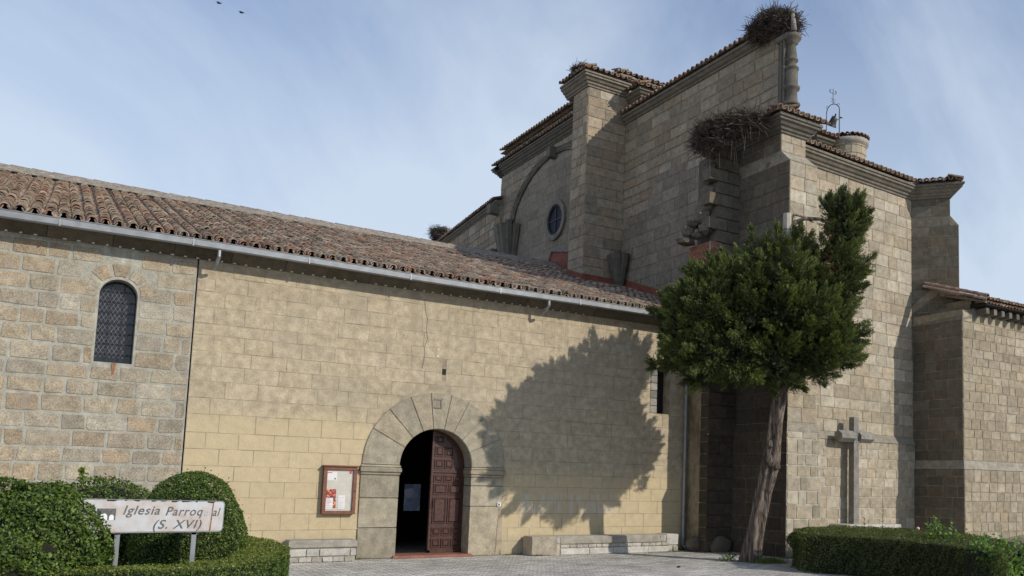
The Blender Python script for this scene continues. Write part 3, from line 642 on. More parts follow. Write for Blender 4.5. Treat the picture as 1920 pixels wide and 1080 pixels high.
# eaves: dark stone soffit, small pale wedges standing in for sun spots
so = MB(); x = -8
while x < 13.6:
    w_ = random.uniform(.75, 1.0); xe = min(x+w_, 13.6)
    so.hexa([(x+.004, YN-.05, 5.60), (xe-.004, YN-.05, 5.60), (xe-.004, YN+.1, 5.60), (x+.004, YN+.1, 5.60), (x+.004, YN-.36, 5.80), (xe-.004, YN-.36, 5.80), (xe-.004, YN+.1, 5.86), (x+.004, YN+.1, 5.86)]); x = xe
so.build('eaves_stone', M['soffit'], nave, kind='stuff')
mw = MB(); x = -7.9
while x < 10.5:
    xx = x+random.uniform(-.01, .01); s_ = random.uniform(.8, 1.2)*.028
    if random.random() > .06: mw.add([(xx-s_, YN-.062, 5.595), (xx+s_, YN-.062, 5.595), (xx+s_*random.uniform(-.2, .5), YN-.085, 5.595+s_*1.5), (xx, YN, 5.61)], [(0, 1, 2), (0, 2, 3), (1, 3, 2)])
    x += .205
mw.build('mortar_wedges', M['scar_sunspot'], nave, kind='stuff')
# gutter: U-section with rolled lip, seams, two spouts
gt = MB(); gp = [(17.995, 5.855), (17.995, 5.745), (17.975, 5.722), (17.90, 5.715), (17.872, 5.735), (17.862, 5.83), (17.852, 5.842), (17.858, 5.852), (17.872, 5.845), (17.880, 5.745), (17.905, 5.728), (17.97, 5.733), (17.985, 5.75), (17.985, 5.855)]
def gut(x0, x1, sag0, sag1):
    vs = [(x0, y, z+sag0) for y, z in gp]+[(x1, y, z+sag1) for y, z in gp]; n_ = len(gp)
    gt.add(vs, [(i, (i+1) % n_, n_+(i+1) % n_, n_+i) for i in range(n_)]+[tuple(range(n_)), tuple(range(n_, 2*n_))[::-1]])
x = -8; sg = lambda x: .018*math.sin(x*.75)+.006*math.sin(x*2.3)-.0004*x
while x < 13.0: gut(x, min(x+2.0, 13.1), sg(x), sg(min(x+2, 13.1))); gt.box(x-.012, x+.012, 17.857, 17.90, 5.712+sg(x), 5.838+sg(x)); x += 2.0
gtt = gt.build('gutter', M['zinc'], nave)
for gx in (2.44, 9.22):
    b = MB(); b.path([(gx, 17.93, 5.72), (gx, 17.93, 5.60), (gx-.02, 18.02, 5.50), (gx-.04, 18.22, 5.42)], .032, n=10); b.build('gutter_spout', M['zinc'], gtt)
dp = MB(); dp.path([(13.05, 17.93, 5.75), (13.2, 18.05, 5.62), (13.40, 18.28, 5.35), (13.40, 18.30, .12), (13.43, 18.20, .05)], .042, n=12)
dpo = dp.build('downpipe', M['zinc'], nave)
for z in (.9, 2.6, 4.2):
    b = MB(); b.tube((13.40, 18.30, z-.02), (13.40, 18.30, z+.02), .05, n=12); b.box(13.38, 13.42, 18.3, YN, z-.012, z+.012); b.build('pipe_clip', M['zinc'], dpo)

# =================================================================== TRANSEPT
XW = 14.60; ZT = 13.05
tr = thing('church_transept', 'tall shaded brown stone transept rising behind the tiled nave roof', 'church transept', (18, 26, 0))
ts = Pieces('stone', 298); tt = Pieces('roof_tile', 298); tpan = MB()
b = MB(); b.box(XW, XW+.75, 16.6, 23.6, 0, 10.9); b.box(XW, XW+.26, 16.12, 23.6, 10.9, ZT+.3); bw = b.build('west_wall', M['trans_mortar'], tr)
b = MB(); b.box(XW, 24.5, 24.3, 33.0, 0, 14.2); b.box(XW+.75, 20.8, 17.8, 24.3, 0, 9.6); aw = b.build('north_west_wall', M['trans_mortar'], tr)
b = MB(); b.box(13.2, XW, 23.55, 24.5, 0, 13.95); b.box(XW, 15.4, 23.55, 24.5, 12, 13.95); tb = b.build('pier', M['trans_mortar'], tr)
# west wall: lower part is rendered over (smooth), ragged diagonal edge
def wz(u): return 0
def west_ints(za, zb):
    L_ = [(0, 7.43)]          # u measured from Y=23.55 toward the camera
    return L_
UW, NW = (0, -1, 0), (-1, 0, 0)
def stone_from(u):            # height above which the bare stone shows
    pts = [(0, 9.75), (.6, 9.6), (1.4, 9.9), (1.9, 10.9), (3.0, 10.9), (3.9, 10.35), (4.5, 9.3), (5.3, 8.6), (7.5, 8.4)]
    for (a, za), (b_, zb) in zip(pts[:-1], pts[1:]):
        if a <= u <= b_: return za+(zb-za)*(u-a)/(b_-a)
    return 8
def west_i(za, zb):
    o_ = []; u = 0; st_ = None
    while u <= 7.43:
        if za+.1 > stone_from(u):
            if st_ is None: st_ = u
        elif st_ is not None: o_.append((st_, u)); st_ = None
        u += .05
    if st_ is not None: o_.append((st_, 7.43))
    return o_
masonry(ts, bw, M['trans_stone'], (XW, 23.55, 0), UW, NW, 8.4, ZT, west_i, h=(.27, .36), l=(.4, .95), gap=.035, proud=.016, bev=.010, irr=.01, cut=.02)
sk = MB()                                             # the later smooth render skin below it, with scored joints
def skin(u0, u1, z0):
    n_ = 24; vs = []; 
    for i in range(n_+1):
        u = u0+(u1-u0)*i/n_; vs.append((XW-.012, 23.55-u, z0))
    for i in range(n_, -1, -1):
        u = u0+(u1-u0)*i/n_; vs.append((XW-.012, 23.55-u, stone_from(u)+.02))
    sk.add(vs, [tuple(range(len(vs)))[::-1]])
skb = Pieces('render_block', 200)
def low_i(za, zb):
    o_ = []; u = 0; st_ = None
    while u <= 6.05:
        if za+.1 <= stone_from(u):
            if st_ is None: st_ = u
        elif st_ is not None: o_.append((st_, u)); st_ = None
        u += .05
    if st_ is not None: o_.append((st_, 6.05))
    return o_
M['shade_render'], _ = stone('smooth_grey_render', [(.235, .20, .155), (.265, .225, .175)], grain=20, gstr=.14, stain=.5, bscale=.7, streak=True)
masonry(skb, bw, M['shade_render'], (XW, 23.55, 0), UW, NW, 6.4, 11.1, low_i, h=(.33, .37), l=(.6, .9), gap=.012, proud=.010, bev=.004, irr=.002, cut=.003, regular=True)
# pier faces
masonry(ts, tb, M['trans_stone'], (13.2, 23.55, 0), (1, 0, 0), (0, -1, 0), 7.4, 13.95, lambda a, b: [(0, 1.40)], h=(.27, .37), l=(.3, .8), gap=.022, proud=.016)
masonry(ts, tb, M['trans_stone'], (13.2, 24.45, 0), UW, NW, 7.6, 13.95, lambda a, b: [(0, .90)], h=(.27, .37), l=(.3, .7), gap=.022, proud=.016)
# arch wall: pointed arch moulding over a smooth rendered field with a round window
ACY, AZS, ASP = 28.3, 11.6, 3.45
def arch_hw(z):               # half width of the arch at height z
    if z < AZS: return ASP
    zt = 13.58
    if z > zt: return 0
    t = (z-AZS)/(zt-AZS); return ASP*math.sqrt(max(0, 1-t**1.7))
def arch_i(za, zb):
    hw = max(arch_hw(za+.05), 0); o_ = []
    # u from Y=33
    a, b_ = 33-(ACY+hw), 33-(ACY-hw)
    if hw > 0: return [(0, max(0, a)), (b_, 8.5)] if b_ < 8.5 else [(0, max(0, a))]
    return [(0, 8.5)]
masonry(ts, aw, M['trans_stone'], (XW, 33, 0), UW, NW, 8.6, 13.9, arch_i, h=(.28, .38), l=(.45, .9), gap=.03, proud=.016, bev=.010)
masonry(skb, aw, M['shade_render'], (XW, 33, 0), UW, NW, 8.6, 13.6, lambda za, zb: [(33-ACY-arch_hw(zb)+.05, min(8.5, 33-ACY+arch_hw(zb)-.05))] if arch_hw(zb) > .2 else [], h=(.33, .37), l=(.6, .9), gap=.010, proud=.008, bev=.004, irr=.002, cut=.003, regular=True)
am = MB(); pts = []
for i in range(25):
    z = AZS+(13.58-AZS)*i/24; pts.append((ACY+arch_hw(z), z))
pts2 = pts+[(2*ACY-y, z) for y, z in pts[::-1] if 2*ACY-y > 24.6]
for off, rr in ((0, .06), (.14, .05), (-.13, .045)):
    am.path([(XW-.05, y+off*.8*(1 if y > ACY else -1), z+off*.5) for y, z in pts2], rr, n=6)
am.build('arch_moulding', M['dark_stone'], tr)
b = MB(); b.bbox(XW-.32, XW, ACY-.12, ACY+.16, 13.30, 13.72, .03); b.build('arch_boss', M['dark_stone'], tr)
def ringx(mb, cy, cz, ri, ro, x0, x1, n=28, tint=None):
    vs = []; 
    for (r_, x) in ((ri, x0), (ri, x1), ((ri+ro)/2, x1-.02), (ro, x1), (ro, x0)):
        for i in range(n): a = 2*math.pi*i/n; vs.append((x, cy+r_*math.cos(a), cz+r_*math.sin(a)))
    fs = []
    for k in range(4):
        for i in range(n): fs.append((k*n+i, k*n+(i+1) % n, (k+1)*n+(i+1) % n, (k+1)*n+i))
    mb.add(vs, fs, tint)
b = MB(); ringx(b, 28.05, 10.95, .56, .74, XW, XW-.10); rwn = b.build('round_window', M['dark_stone'], tr)
b = MB(); ringx(b, 28.05, 10.95, .50, .57, XW, XW-.06); b.build('window_frame', M['iron'], rwn)
b = MB(); b.add([(XW-.022, 28.05+.55*math.cos(2*math.pi*i/24), 10.95+.55*math.sin(2*math.pi*i/24)) for i in range(24)], [tuple(range(24))]); b.build('window_pane', M['blueglass'], rwn)
b = MB(); b.box(XW-.05, XW-.025, 28.03, 28.07, 10.4, 11.5); b.box(XW-.05, XW-.0255, 27.5, 28.6, 10.93, 10.97); b.build('glazing_bar', M['iron'], rwn)
# clustered corbels where the never-built vaults were to spring
def corbel(c, z0, z1, r_, name='vault_springer', n=5):
    b = MB()
    for k in range(n):
        t = k/(n-1)-.5; ang = t*math.pi*.9; dx, dy = -math.cos(ang), -math.sin(ang)*-1
        rr = r_*random.uniform(.24, .34)
        b.tube((c[0]+dx*r_*.12, c[1]+dy*r_*.3, z0), (c[0]+dx*r_*.85, c[1]+dy*r_, z1+random.uniform(-.1, .1)), rr*.45, rr, n=6)
    b.tube((c[0], c[1], z0), (c[0]-.05, c[1], z1-.05), r_*.3, r_*.9, n=9)
    b.build(name, M['dark_stone'], tr)
corbel((XW-.02, 31.75), 8.9, 11.55, .62, n=6)
corbel((XW-.15, 23.40), 7.55, 8.75, .42)
b = MB(); b.bbox(XW-.55, XW, 32.5, 33.1, 9.9, 10.75, .06); b.bbox(XW-.3, XW, 32.45, 32.8, 9.5, 9.9, .06); b.build('broken_block', M['dark_stone'], tr)
b = MB(); b.bbox(XW-.03, XW, 32.8, 33.02, 9.2, 9.65, .01); b.build('slit_opening', M['dark'], tr)
# attic
AX = 14.85
b = MB(); b.box(AX, 24, 24.35, 33.3, 13.5, 14.98); at_ = b.build('attic_wall', M['trans_mortar'], tr)
masonry(ts, at_, M['trans_stone'], (AX, 33.3, 0), UW, NW, 14.2, 14.98, lambda a, b: [(0, 8.9)], h=(.34, .42), l=(.5, .9), gap=.03, proud=.018)
masonry(ts, at_, M['front_stone'], (AX, 24.35, 0), (1, 0, 0), (0, -1, 0), 14.0, 14.98, lambda a, b: [(0, 3)], h=(.3, .4), l=(.5, .9), gap=.03, proud=.018)
for z_, o_, mt in ((14.98, 0, M['red_tile']), ):
    for pth, inn_ in ((((AX-.22, 33.3, z_+.10), (AX-.22, 24.15, z_+.10)), (1, 0, 0)), (((AX-.2, 24.12, z_+.10), (AX+4.5, 24.12, z_+.10)), (0, 1, 0))):
        eave(tt, tpan, at_, mt, pth[0], pth[1], inn_, rows=1, pitch=.22)
        P0_, P1_ = V(pth[0]), V(pth[1]); q = V(inn_)*.1
        eave(tt, tpan, at_, mt, P0_-V((0, 0, .13))+q, P1_-V((0, 0, .13))+q, inn_, rows=1, pitch=.22, slope=.1)
b = MB(); b.hexa([(AX-.2, 24.15, 15.0), (24, 24.15, 15.0), (24, 33.4, 15.0), (AX-.2, 33.4, 15.0), (AX-.1, 24.2, 15.09), (24, 24.2, 15.09), (24, 33.4, 16.5), (AX+3, 29, 16.2)]); b.build('attic_roof', M['ridge_mortar'], tr)
# arch wall cornice with small roof
b = MB(); cornice(b, [(XW, 33.1), (XW, 24.5)], PROF, 13.88, side=1); cornice(b, [(15.5, 33.1), (XW, 33.1), (XW, 32.7)], PROF, 13.88, side=1)
# pier cornice
cornice(b, [(13.2, 24.9), (13.2, 23.55), (XW+.0, 23.55)], PROF, 13.95, side=-1 if False else 1)
cornice(b, [(XW+.12, 23.6), (XW+.12, 22.85), (15.6, 22.85)], PROF_S, 13.78, side=1)
cornice(b, [(XW, 23.55), (XW, 16.15)], PROF_S, ZT+.0, side=1)
b.build('cornice', M['dark_stone'], tr)
b = MB(); b.box(XW+.12, 15.6, 22.85, 23.7, 12.5, 13.95); ub = b.build('upper_block', M['front_stone'], tr)
masonry(ts, ub, M['front_stone'], (XW+.12, 22.85, 0), (1, 0, 0), (0, -1, 0), 13.0, 13.78, lambda a, b: [(0, .88)], h=(.3, .4), l=(.4, .6), gap=.02, proud=.015)
masonry(ts, ub, M['trans_stone'], (XW+.12, 23.6, 0), UW, NW, 13.0, 13.78, lambda a, b: [(0, .75)], h=(.3, .4), l=(.3, .5), gap=.02, proud=.015)
eave(tt, tpan, aw, M['tile'], (XW-.34, 33.2, 14.30), (XW-.34, 24.6, 14.30), (1, 0, 0), rows=2, pitch=.22)
eave(tt, tpan, bw, M['tile'], (XW-.24, 23.4, ZT+.28), (XW-.24, 16.5, ZT+.28), (1, 0, 0), rows=3, pitch=.21)
eave(tt, tpan, tb, M['tile'], (12.86, 24.8, 14.36), (12.86, 23.3, 14.36), (1, 0, 0), rows=1, pitch=.21)
eave(tt, tpan, tb, M['tile'], (12.86, 23.18, 14.36), (14.5, 23.18, 14.36), (0, 1, 0), rows=1, pitch=.21)
eave(tt, tpan, ub, M['red_tile'], (XW-.13, 22.6, 14.05), (15.8, 22.6, 14.05), (0, 1, 0), rows=1, pitch=.21)
eave(tt, tpan, ub, M['red_tile'], (XW-.13, 23.3, 14.05), (XW-.13, 22.6, 14.05), (1, 0, 0), rows=1, pitch=.21)
b = MB(); b.hexa([(12.9, 23.2, 14.34), (XW+.1, 23.2, 14.34), (XW+.1, 24.6, 14.34), (12.9, 24.6, 14.34), (13.5, 23.9, 14.62), (XW+.1, 23.9, 14.62), (XW+.1, 24.5, 14.62), (13.5, 24.5, 14.62)])
b.hexa([(XW-.2, 16.2, ZT+.24), (XW+.3, 16.2, ZT+.24), (XW+.3, 23.6, ZT+.24), (XW-.2, 23.6, ZT+.24), (XW+.15, 16.3, ZT+.42), (XW+.25, 16.3, ZT+.42), (XW+.25, 23.6, ZT+.42), (XW+.15, 23.6, ZT+.42)])
b.hexa([(XW-.3, 24.4, 14.25), (XW+.4, 24.4, 14.25), (XW+.4, 33.1, 14.25), (XW-.3, 33.1, 14.25), (XW+.2, 24.4, 14.42), (XW+.4, 24.4, 14.42), (XW+.4, 33.0, 14.42), (XW+.2, 33.0, 14.42)])
b.hexa([(XW-.05, 22.6, 14.0), (15.8, 22.6, 14.0), (15.8, 23.7, 14.0), (XW-.05, 23.7, 14.0), (XW+.4, 23.1, 14.25), (15.5, 23.1, 14.25), (15.5, 23.5, 14.25), (XW+.4, 23.5, 14.25)])
b.build('small_roofs', M['ridge_mortar'], tr)
# low wall further back
LA, LB = V((14.47, 32.7, 0)), V((15.15, 41.0, 0)); ld_ = (LA-LB).normalized(); ln = V((ld_.y, -ld_.x, 0)) 
if ln.x > 0: ln = -ln
b = MB(); b.prism([LA+V((0, 0, 0)), LB, LB-ln*6, LA-ln*6], (0, 0, 12.6)); lw = b.build('far_low_wall', M['trans_mortar'], tr)
masonry(ts, lw, M['trans_stone'], LB, ld_, ln, 9.2, 12.6, lambda a, b: [(0, (LA-LB).length)], h=(.3, .38), l=(.5, .95), gap=.03, proud=.02)
b = MB(); cornice(b, [(LB.x, LB.y), (LA.x, LA.y)], PROF_S, 12.58, side=1 if True else -1); b.build('far_cornice', M['dark_stone'], tr)
eave(tt, tpan, lw, M['tile'], tuple(LB+ln*.25+V((0, 0, 12.85))), tuple(LA+ln*.25+V((0, 0, 12.85))), tuple(-ln), rows=3, pitch=.22)
b = MB(); b.bbox(14.05, 14.5, 32.75, 33.1, 12.25, 12.65, .03); b.build('wall_gargoyle_block', M['dark_stone'], tr)
# red flashing strips on the roof joint
fl = MB()
def strip(P, h_):
    for a, c in zip(P[:-1], P[1:]):
        fl.add([a, c, (c[0], c[1], c[2]+h_), (a[0], a[1], a[2]+h_)], [(0, 1, 2, 3)])
rz = lambda y: EZ+SL*(y-EY)+.02
strip([(XW-.03, 18.6, rz(18.6)), (XW-.03, 23.53, rz(23.53))], .30)
fl.build('flashing', M['flash'], tr); fl = MB()
strip([(13.17, 24.5, rz(24.5)), (13.17, 23.52, rz(23.52)), (XW-.03, 23.52, rz(23.52))], .24)
fl.build('flashing', M['flash'], tr); fl = MB()
fl.add([(XW-.035, 28.6, rz(28.0)-.05), (XW-.035, 28.2, rz(28)+.62), (XW-.035, 26.4, rz(26.4)+.75), (XW-.035, 26.4, rz(26.4))], [(0, 1, 2, 3)])
fl.build('flashing', M['flash'], tr)
b = MB(); b.path([(XW-.06, 28.65, rz(28)-.05), (XW-.06, 28.22, rz(28)+.66), (XW-.06, 26.4, rz(26.4)+.80)], .05, n=5); b.build('flashing_kerb', M['grey_stone'], tr)
# corner pilaster strip and baluster-like column at the south end
b = MB(); b.bbox(XW-.04, XW+.10, 15.98, 16.24, 11.15, 12.85, .02)
for y in (16.02, 16.12): b.tube((XW-.05, y, 11.2), (XW-.05, y, 12.82), .035, n=8)
b.bbox(XW-.12, XW+.25, 15.85, 16.3, 12.82, 12.98, .03); b.bbox(XW-.1, XW+.2, 15.9, 16.3, 11.1, 11.2, .03)
b.build('corner_pilaster', M['dark_stone'], tr)
cprof = [(.0, 0), (.24, 0), (.25, .06), (.21, .09), (.185, .12), (.18, .42), (.23, .46), (.25, .52), (.20, .57), (.185, .60), (.185, .95), (.16, 1.0), (.21, 1.03), (.21, 1.08), (.15, 1.11), (.15, 1.24), (.19, 1.27), (.19, 1.31), (.15, 1.34), (.17, 1.42), (.14, 1.62), (.13, 1.74), (.19, 1.77), (.17, 1.81), (.26, 1.88), (.28, 1.96), (.20, 2.04), (.0, 2.06)]
b = MB(); b.lathe((14.72, 15.92, 11.10), [((r_*.80 if r_ < .185 else r_*.88), z*.93) for r_, z in cprof], 20); b.build('corner_column', M['dark_stone'], tr, smooth=True)
b = MB(); b.tube((14.62, 15.74, 13.0), (14.53, 15.70, 13.42), .075, .05, n=8); b.tube((14.53, 15.70, 13.40), (14.525, 15.70, 13.50), .08, .045, n=8); b.build('pinnacle', M['grey_stone'], tr, smooth=True)
ts.finish('stones'); skb.finish('render_blocks'); tt.finish('roof_tiles'); tpan.build('channel_tiles', M['tile'], tr, kind='stuff')

# =================================================================== RUINED WALL STUB
stb = thing('ruined_wall_stub', 'broken toothed end of a stone wall between nave and corner buttress', 'wall stub', (14.0, 17.9, 0))
SY = 17.5
b = MB(); b.box(13.72, 14.6, SY+.02, 18.38, 6.2, 10.15); b.box(13.54, 14.6, SY+.02, 18.40, 0, 6.25); sb = b.build('stub_core', M['recess_mortar'], stb)
ss = Pieces('stone')
zz = 0; k = 0
while zz < 10.1:
    h_ = .32 if zz > 3.0 else .30
    tooth = (k % 2 == 0) and zz > 7.6
    x0_ = 13.50 if zz < 7.6 else (13.40 if tooth else 13.66)
    x = x0_
    while x < 14.4:
        e = x+random.uniform(.35, .6)
        if 14.4-e < .2: e = 14.4
        b_ = MB(); b_.bbox(x+.006, e-.006, SY-.02, SY+.30, zz+.008, zz+h_-.008, .014, jit=.004)
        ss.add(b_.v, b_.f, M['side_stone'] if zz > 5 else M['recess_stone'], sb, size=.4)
        x = e
    zz += h_; k += 1
ss.finish('stones')
b = MB(); b.add([(13.525, SY+.03, 0), (13.525, 18.42, 0), (13.525, 18.42, 6.2), (13.525, SY+.03, 6.2)], [(3, 2, 1, 0)]); b.box(13.53, 13.56, SY+.03, 18.4, 0, 6.2); b.build('stained_render_face', M['brown_render'], stb)
b = MB()                                              # plinth ledge
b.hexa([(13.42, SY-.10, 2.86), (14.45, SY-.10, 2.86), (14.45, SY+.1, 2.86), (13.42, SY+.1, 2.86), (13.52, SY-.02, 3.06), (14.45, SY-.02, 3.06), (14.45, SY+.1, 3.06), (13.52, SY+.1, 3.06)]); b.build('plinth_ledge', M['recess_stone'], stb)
b = MB(); b.add([(14.296, 17.5, 2.95), (14.296, 15.5, 2.95), (14.382, 15.58, 3.165), (14.382, 17.5, 3.165)], [(0, 1, 2, 3)]); b.build('ledge_shade_overlay', M['recess_stone'], stb)  # dark sheet laid over the ledge's west slope to paint its shade
brk = Pieces('brick', 298); zz = 6.15; k = 0
while zz < 7.75:
    y = SY+.02
    for i in range(5):
        e = y+.21 if (k+i) % 2 else y+.13
        if e > 18.39: e = 18.39
        if e-y > .03:
            b_ = MB(); b_.box(13.44, 13.53, y+.006, e-.006, zz+.006, zz+.052); brk.add(b_.v, b_.f, M['brick'], sb, size=.1)
        y = e
    x = 13.45
    for i in range(3):
        e = x+(.12 if (k+i) % 2 else .2); b_ = MB(); b_.box(x+.006, e-.006, SY-.045, SY-.02, zz+.006, zz+.052); brk.add(b_.v, b_.f, M['brick'], sb, size=.1); x = e
        if x > 13.75: break
    zz += .062; k += 1
brk.finish('bricks')
b = MB(); b.box(13.46, 13.56, SY, 18.36, 6.1, 7.76); b.box(13.46, 13.8, SY-.03, SY, 6.1, 7.76); b.build('brick_bedding', M['pale_mortar'], sb)
def rock(c, r_, sq=(1, 1, 1), n=2, seed=0, jt=.16):
    bm = bmesh.new(); bmesh.ops.create_icosphere(bm, subdivisions=n, radius=r_); rn = random.Random(seed)
    vs = []
    for v in bm.verts:
        f_ = 1+rn.uniform(-jt, jt); vs.append((c[0]+v.co.x*sq[0]*f_, c[1]+v.co.y*sq[1]*f_, c[2]+v.co.z*sq[2]*f_))
    fs = [tuple(v.index for v in f_.verts) for f_ in bm.faces]; bm.free(); return vs, fs
rub = [((13.55, 17.75, 9.65), .28, (.6, .9, 1.1)), ((13.62, 17.9, 9.1), .3, (.5, 1, 1.2)), ((13.58, 17.8, 8.75), .2, (.7, 1, .8)), ((13.48, 17.9, 8.45), .24, (.9, 1, .9)), ((13.36, 18.05, 8.3), .2, (1, 1, .8)), ((13.5, 17.75, 8.15), .22, (.8, 1, .8)), ((13.28, 18.2, 8.1), .24, (1, .8, .9)),
       ((13.38, 17.95, 7.98), .2, (1, 1, .6)), ((13.16, 18.15, 7.82), .24, (1.2, .9, .55)), ((13.42, 18.36, 7.25), .18, (.9, 1, 1.3)), ((13.60, 18.0, 8.6), .3, (.5, 1, 1.8))]
for i, (c, r_, sq) in enumerate(rub):
    vs, fs = rock(c, r_, sq, 1, i); b = MB(); b.add(vs, fs); b.build('rubble_stone', M['rubble'], stb)
for i, (c, r_, sq) in enumerate((((13.42, 17.85, .16), .26, (.9, .6, .8)), ((13.95, 17.42, .14), .34, (1.0, .3, .75)))):
    vs, fs = rock(c, r_, sq, 2, 40+i); b = MB(); b.add(vs, fs); tag(b.build('boulder', M['side_stone'], loc=(c[0], c[1], 0), smooth=True), 'rounded foot stone beside the downpipe' if i == 0 else 'larger rounded foot stone at the base of the stub wall', 'boulder')

# =================================================================== CORNER BUTTRESS
cb = thing('corner_buttress', 'tall stone corner buttress with tiled cap, one side sunlit, right of the tree trunk', 'buttress', (14.9, 16.5, 0))
XB, XB2, YB = 14.40, 15.32, 15.60
cs = Pieces('stone'); ct = Pieces('roof_tile'); cpan = MB()
b = MB(); b.box(XB-.09, XB2+.09, YB-.09, 17.6, 0, 2.97); b.hexa([(XB-.09, YB-.09, 2.97), (XB2+.09, YB-.09, 2.97), (XB2+.09, 17.6, 2.97), (XB-.09, 17.6, 2.97), (XB, YB, 3.16), (XB2, YB, 3.16), (XB2, 17.6, 3.16), (XB, 17.6, 3.16)])
b.box(XB, XB2, YB, 17.6, 3.16, 9.58); b.hexa([(XB, YB, 9.58), (XB2, YB, 9.58), (XB2, 17.6, 9.58), (XB, 17.6, 9.58), (XB, YB+.32, 9.86), (XB2-.1, YB+.32, 9.86), (XB2-.1, 17.6, 9.86), (XB, 17.6, 9.86)])
b.box(XB, XB2-.1, YB+.32, 17.6, 9.86, 10.7); core = b.build('buttress_body', M['front_mortar'], cb)
b = MB(); q = .012
b.hexa([(XB-.10, YB-.10, 2.95), (XB2+.10, YB-.10, 2.95), (XB2+.10, 17.5, 2.95), (XB-.10, 17.5, 2.95), (XB-q, YB-q, 3.17), (XB2+q, YB-q, 3.17), (XB2+q, 17.5, 3.17), (XB-q, 17.5, 3.17)])
b.build('weathering_course', M['ledge'], cb); b = MB()
b.hexa([(XB-q, YB-q, 9.56), (XB2+q, YB-q, 9.56), (XB2+q, 17.5, 9.56), (XB-q, 17.5, 9.56), (XB-q, YB+.31, 9.88), (XB2-.09, YB+.31, 9.88), (XB2-.09, 17.5, 9.88), (XB-q, 17.5, 9.88)])
b.build('weathering_course', M['ledge'], cb)
FU, FN = (1, 0, 0), (0, -1, 0)
b = MB(); b.add([(XB-.093, YB-.0935, 0), (XB2+.093, YB-.0935, 0), (XB2+.093, YB-.0935, 2.95), (XB-.093, YB-.0935, 2.95)], [(0, 1, 2, 3)]); b.build('pale_pointing', M['pale_mortar'], cb)
masonry(cs, core, M['front_stone'], (XB-.09, YB-.094, 0), FU, FN, 0, 2.95, lambda a, b: [(0, 1.10)], h=(.26, .38), l=(.2, .55), gap=.022, proud=.012, cut=.02, irr=.008)
masonry(cs, core, M['front_stone'], (XB, YB, 0), FU, FN, 3.17, 9.56, lambda a, b: [(0, .92)], h=(.3, .4), l=(.3, .62), gap=.012, proud=.010)
masonry(cs, core, M['front_stone'], (XB, YB+.32, 0), FU, FN, 9.88, 10.36, lambda a, b: [(0, .82)], h=(.22, .26), l=(.3, .5), gap=.012, proud=.010)
b = MB(); b.add([(XB-.0935, 17.5, 0), (XB-.0935, YB-.09, 0), (XB-.0935, YB-.09, 2.95), (XB-.0935, 17.5, 2.95)], [(0, 1, 2, 3)]); b.build('shade_dark_pointing', M['recess_mortar'], cb)  # joint backing in the colour that paints the recess shade
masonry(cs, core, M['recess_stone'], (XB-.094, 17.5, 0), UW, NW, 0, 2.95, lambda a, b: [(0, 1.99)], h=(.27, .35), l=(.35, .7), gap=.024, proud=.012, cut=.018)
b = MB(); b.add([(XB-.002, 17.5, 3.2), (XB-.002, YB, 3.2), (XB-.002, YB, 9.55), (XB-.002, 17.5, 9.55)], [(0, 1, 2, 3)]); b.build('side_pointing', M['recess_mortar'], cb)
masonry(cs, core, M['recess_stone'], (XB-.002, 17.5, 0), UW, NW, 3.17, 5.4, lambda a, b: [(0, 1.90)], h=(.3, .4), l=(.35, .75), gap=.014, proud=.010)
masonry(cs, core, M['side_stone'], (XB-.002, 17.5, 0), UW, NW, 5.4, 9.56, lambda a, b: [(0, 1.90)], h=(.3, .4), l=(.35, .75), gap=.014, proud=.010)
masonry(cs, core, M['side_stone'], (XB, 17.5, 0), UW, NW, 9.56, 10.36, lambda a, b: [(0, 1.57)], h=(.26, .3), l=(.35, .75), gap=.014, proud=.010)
b = MB(); cornice(b, [(XB, 17.9), (XB, YB+.32), (XB2-.1, YB+.32), (XB2-.1, 17.3)], PROF, 10.34, side=1); b.build('cornice', M['dark_stone'], cb)
eave(ct, cpan, core, M['red_tile'], (XB-.36, YB-.02, 10.76), (XB2+.26, YB-.02, 10.76), (0, 1, 0), rows=1, pitch=.19)
eave(ct, cpan, core, M['red_tile'], (XB-.36, 17.7, 10.76), (XB-.36, YB+.05, 10.76), (1, 0, 0), rows=2, pitch=.19)
b = MB(); b.hexa([(XB-.33, YB, 10.70), (XB2+.2, YB, 10.70), (XB2+.2, 17.9, 10.70), (XB-.33, 17.9, 10.70), (XB+.15, YB+.45, 11.02), (XB2-.25, YB+.45, 11.02), (XB2-.25, 17.9, 11.02), (XB+.15, 17.9, 11.02)]); b.build('cap_roof', M['ridge_mortar'], cb)
cs.finish('stones'); ct.finish('roof_tiles'); cpan.build('channel_tiles', M['tile'], cb, kind='stuff')

# =================================================================== CHANCEL FRONT
ch = thing('church_chancel', 'sunlit stone chancel wall with moulded cornice and angled end buttress, behind the stone cross', 'church chancel', (18.5, 19, 0))
hs = Pieces('stone', 299); ht = Pieces('roof_tile'); hpan = MB()
A0 = V((15.25, 16.98, 0)); A1 = V((20.92, 17.31, 0)); cd = (A1-A0).normalized(); cn = V((cd.y, -cd.x, 0)); CL = (A1-A0).length
def chp(u, n_, z): return A0+cd*u+cn*n_+V((0, 0, z))
b = MB(); b.prism([chp(0, 0, 0), chp(CL, 0, 0), chp(CL+.3, -9, 0), chp(0, -9, 0)], (0, 0, 10.45)); body = b.build('front_wall', M['front_mortar'], ch)
b = MB(); b.prism([chp(0, .10, 0), chp(CL, .10, 0), chp(CL, -.1, 0), chp(0, -.1, 0)], (0, 0, 2.95)); pb = b.build('plinth', M['pale_mortar'], ch)
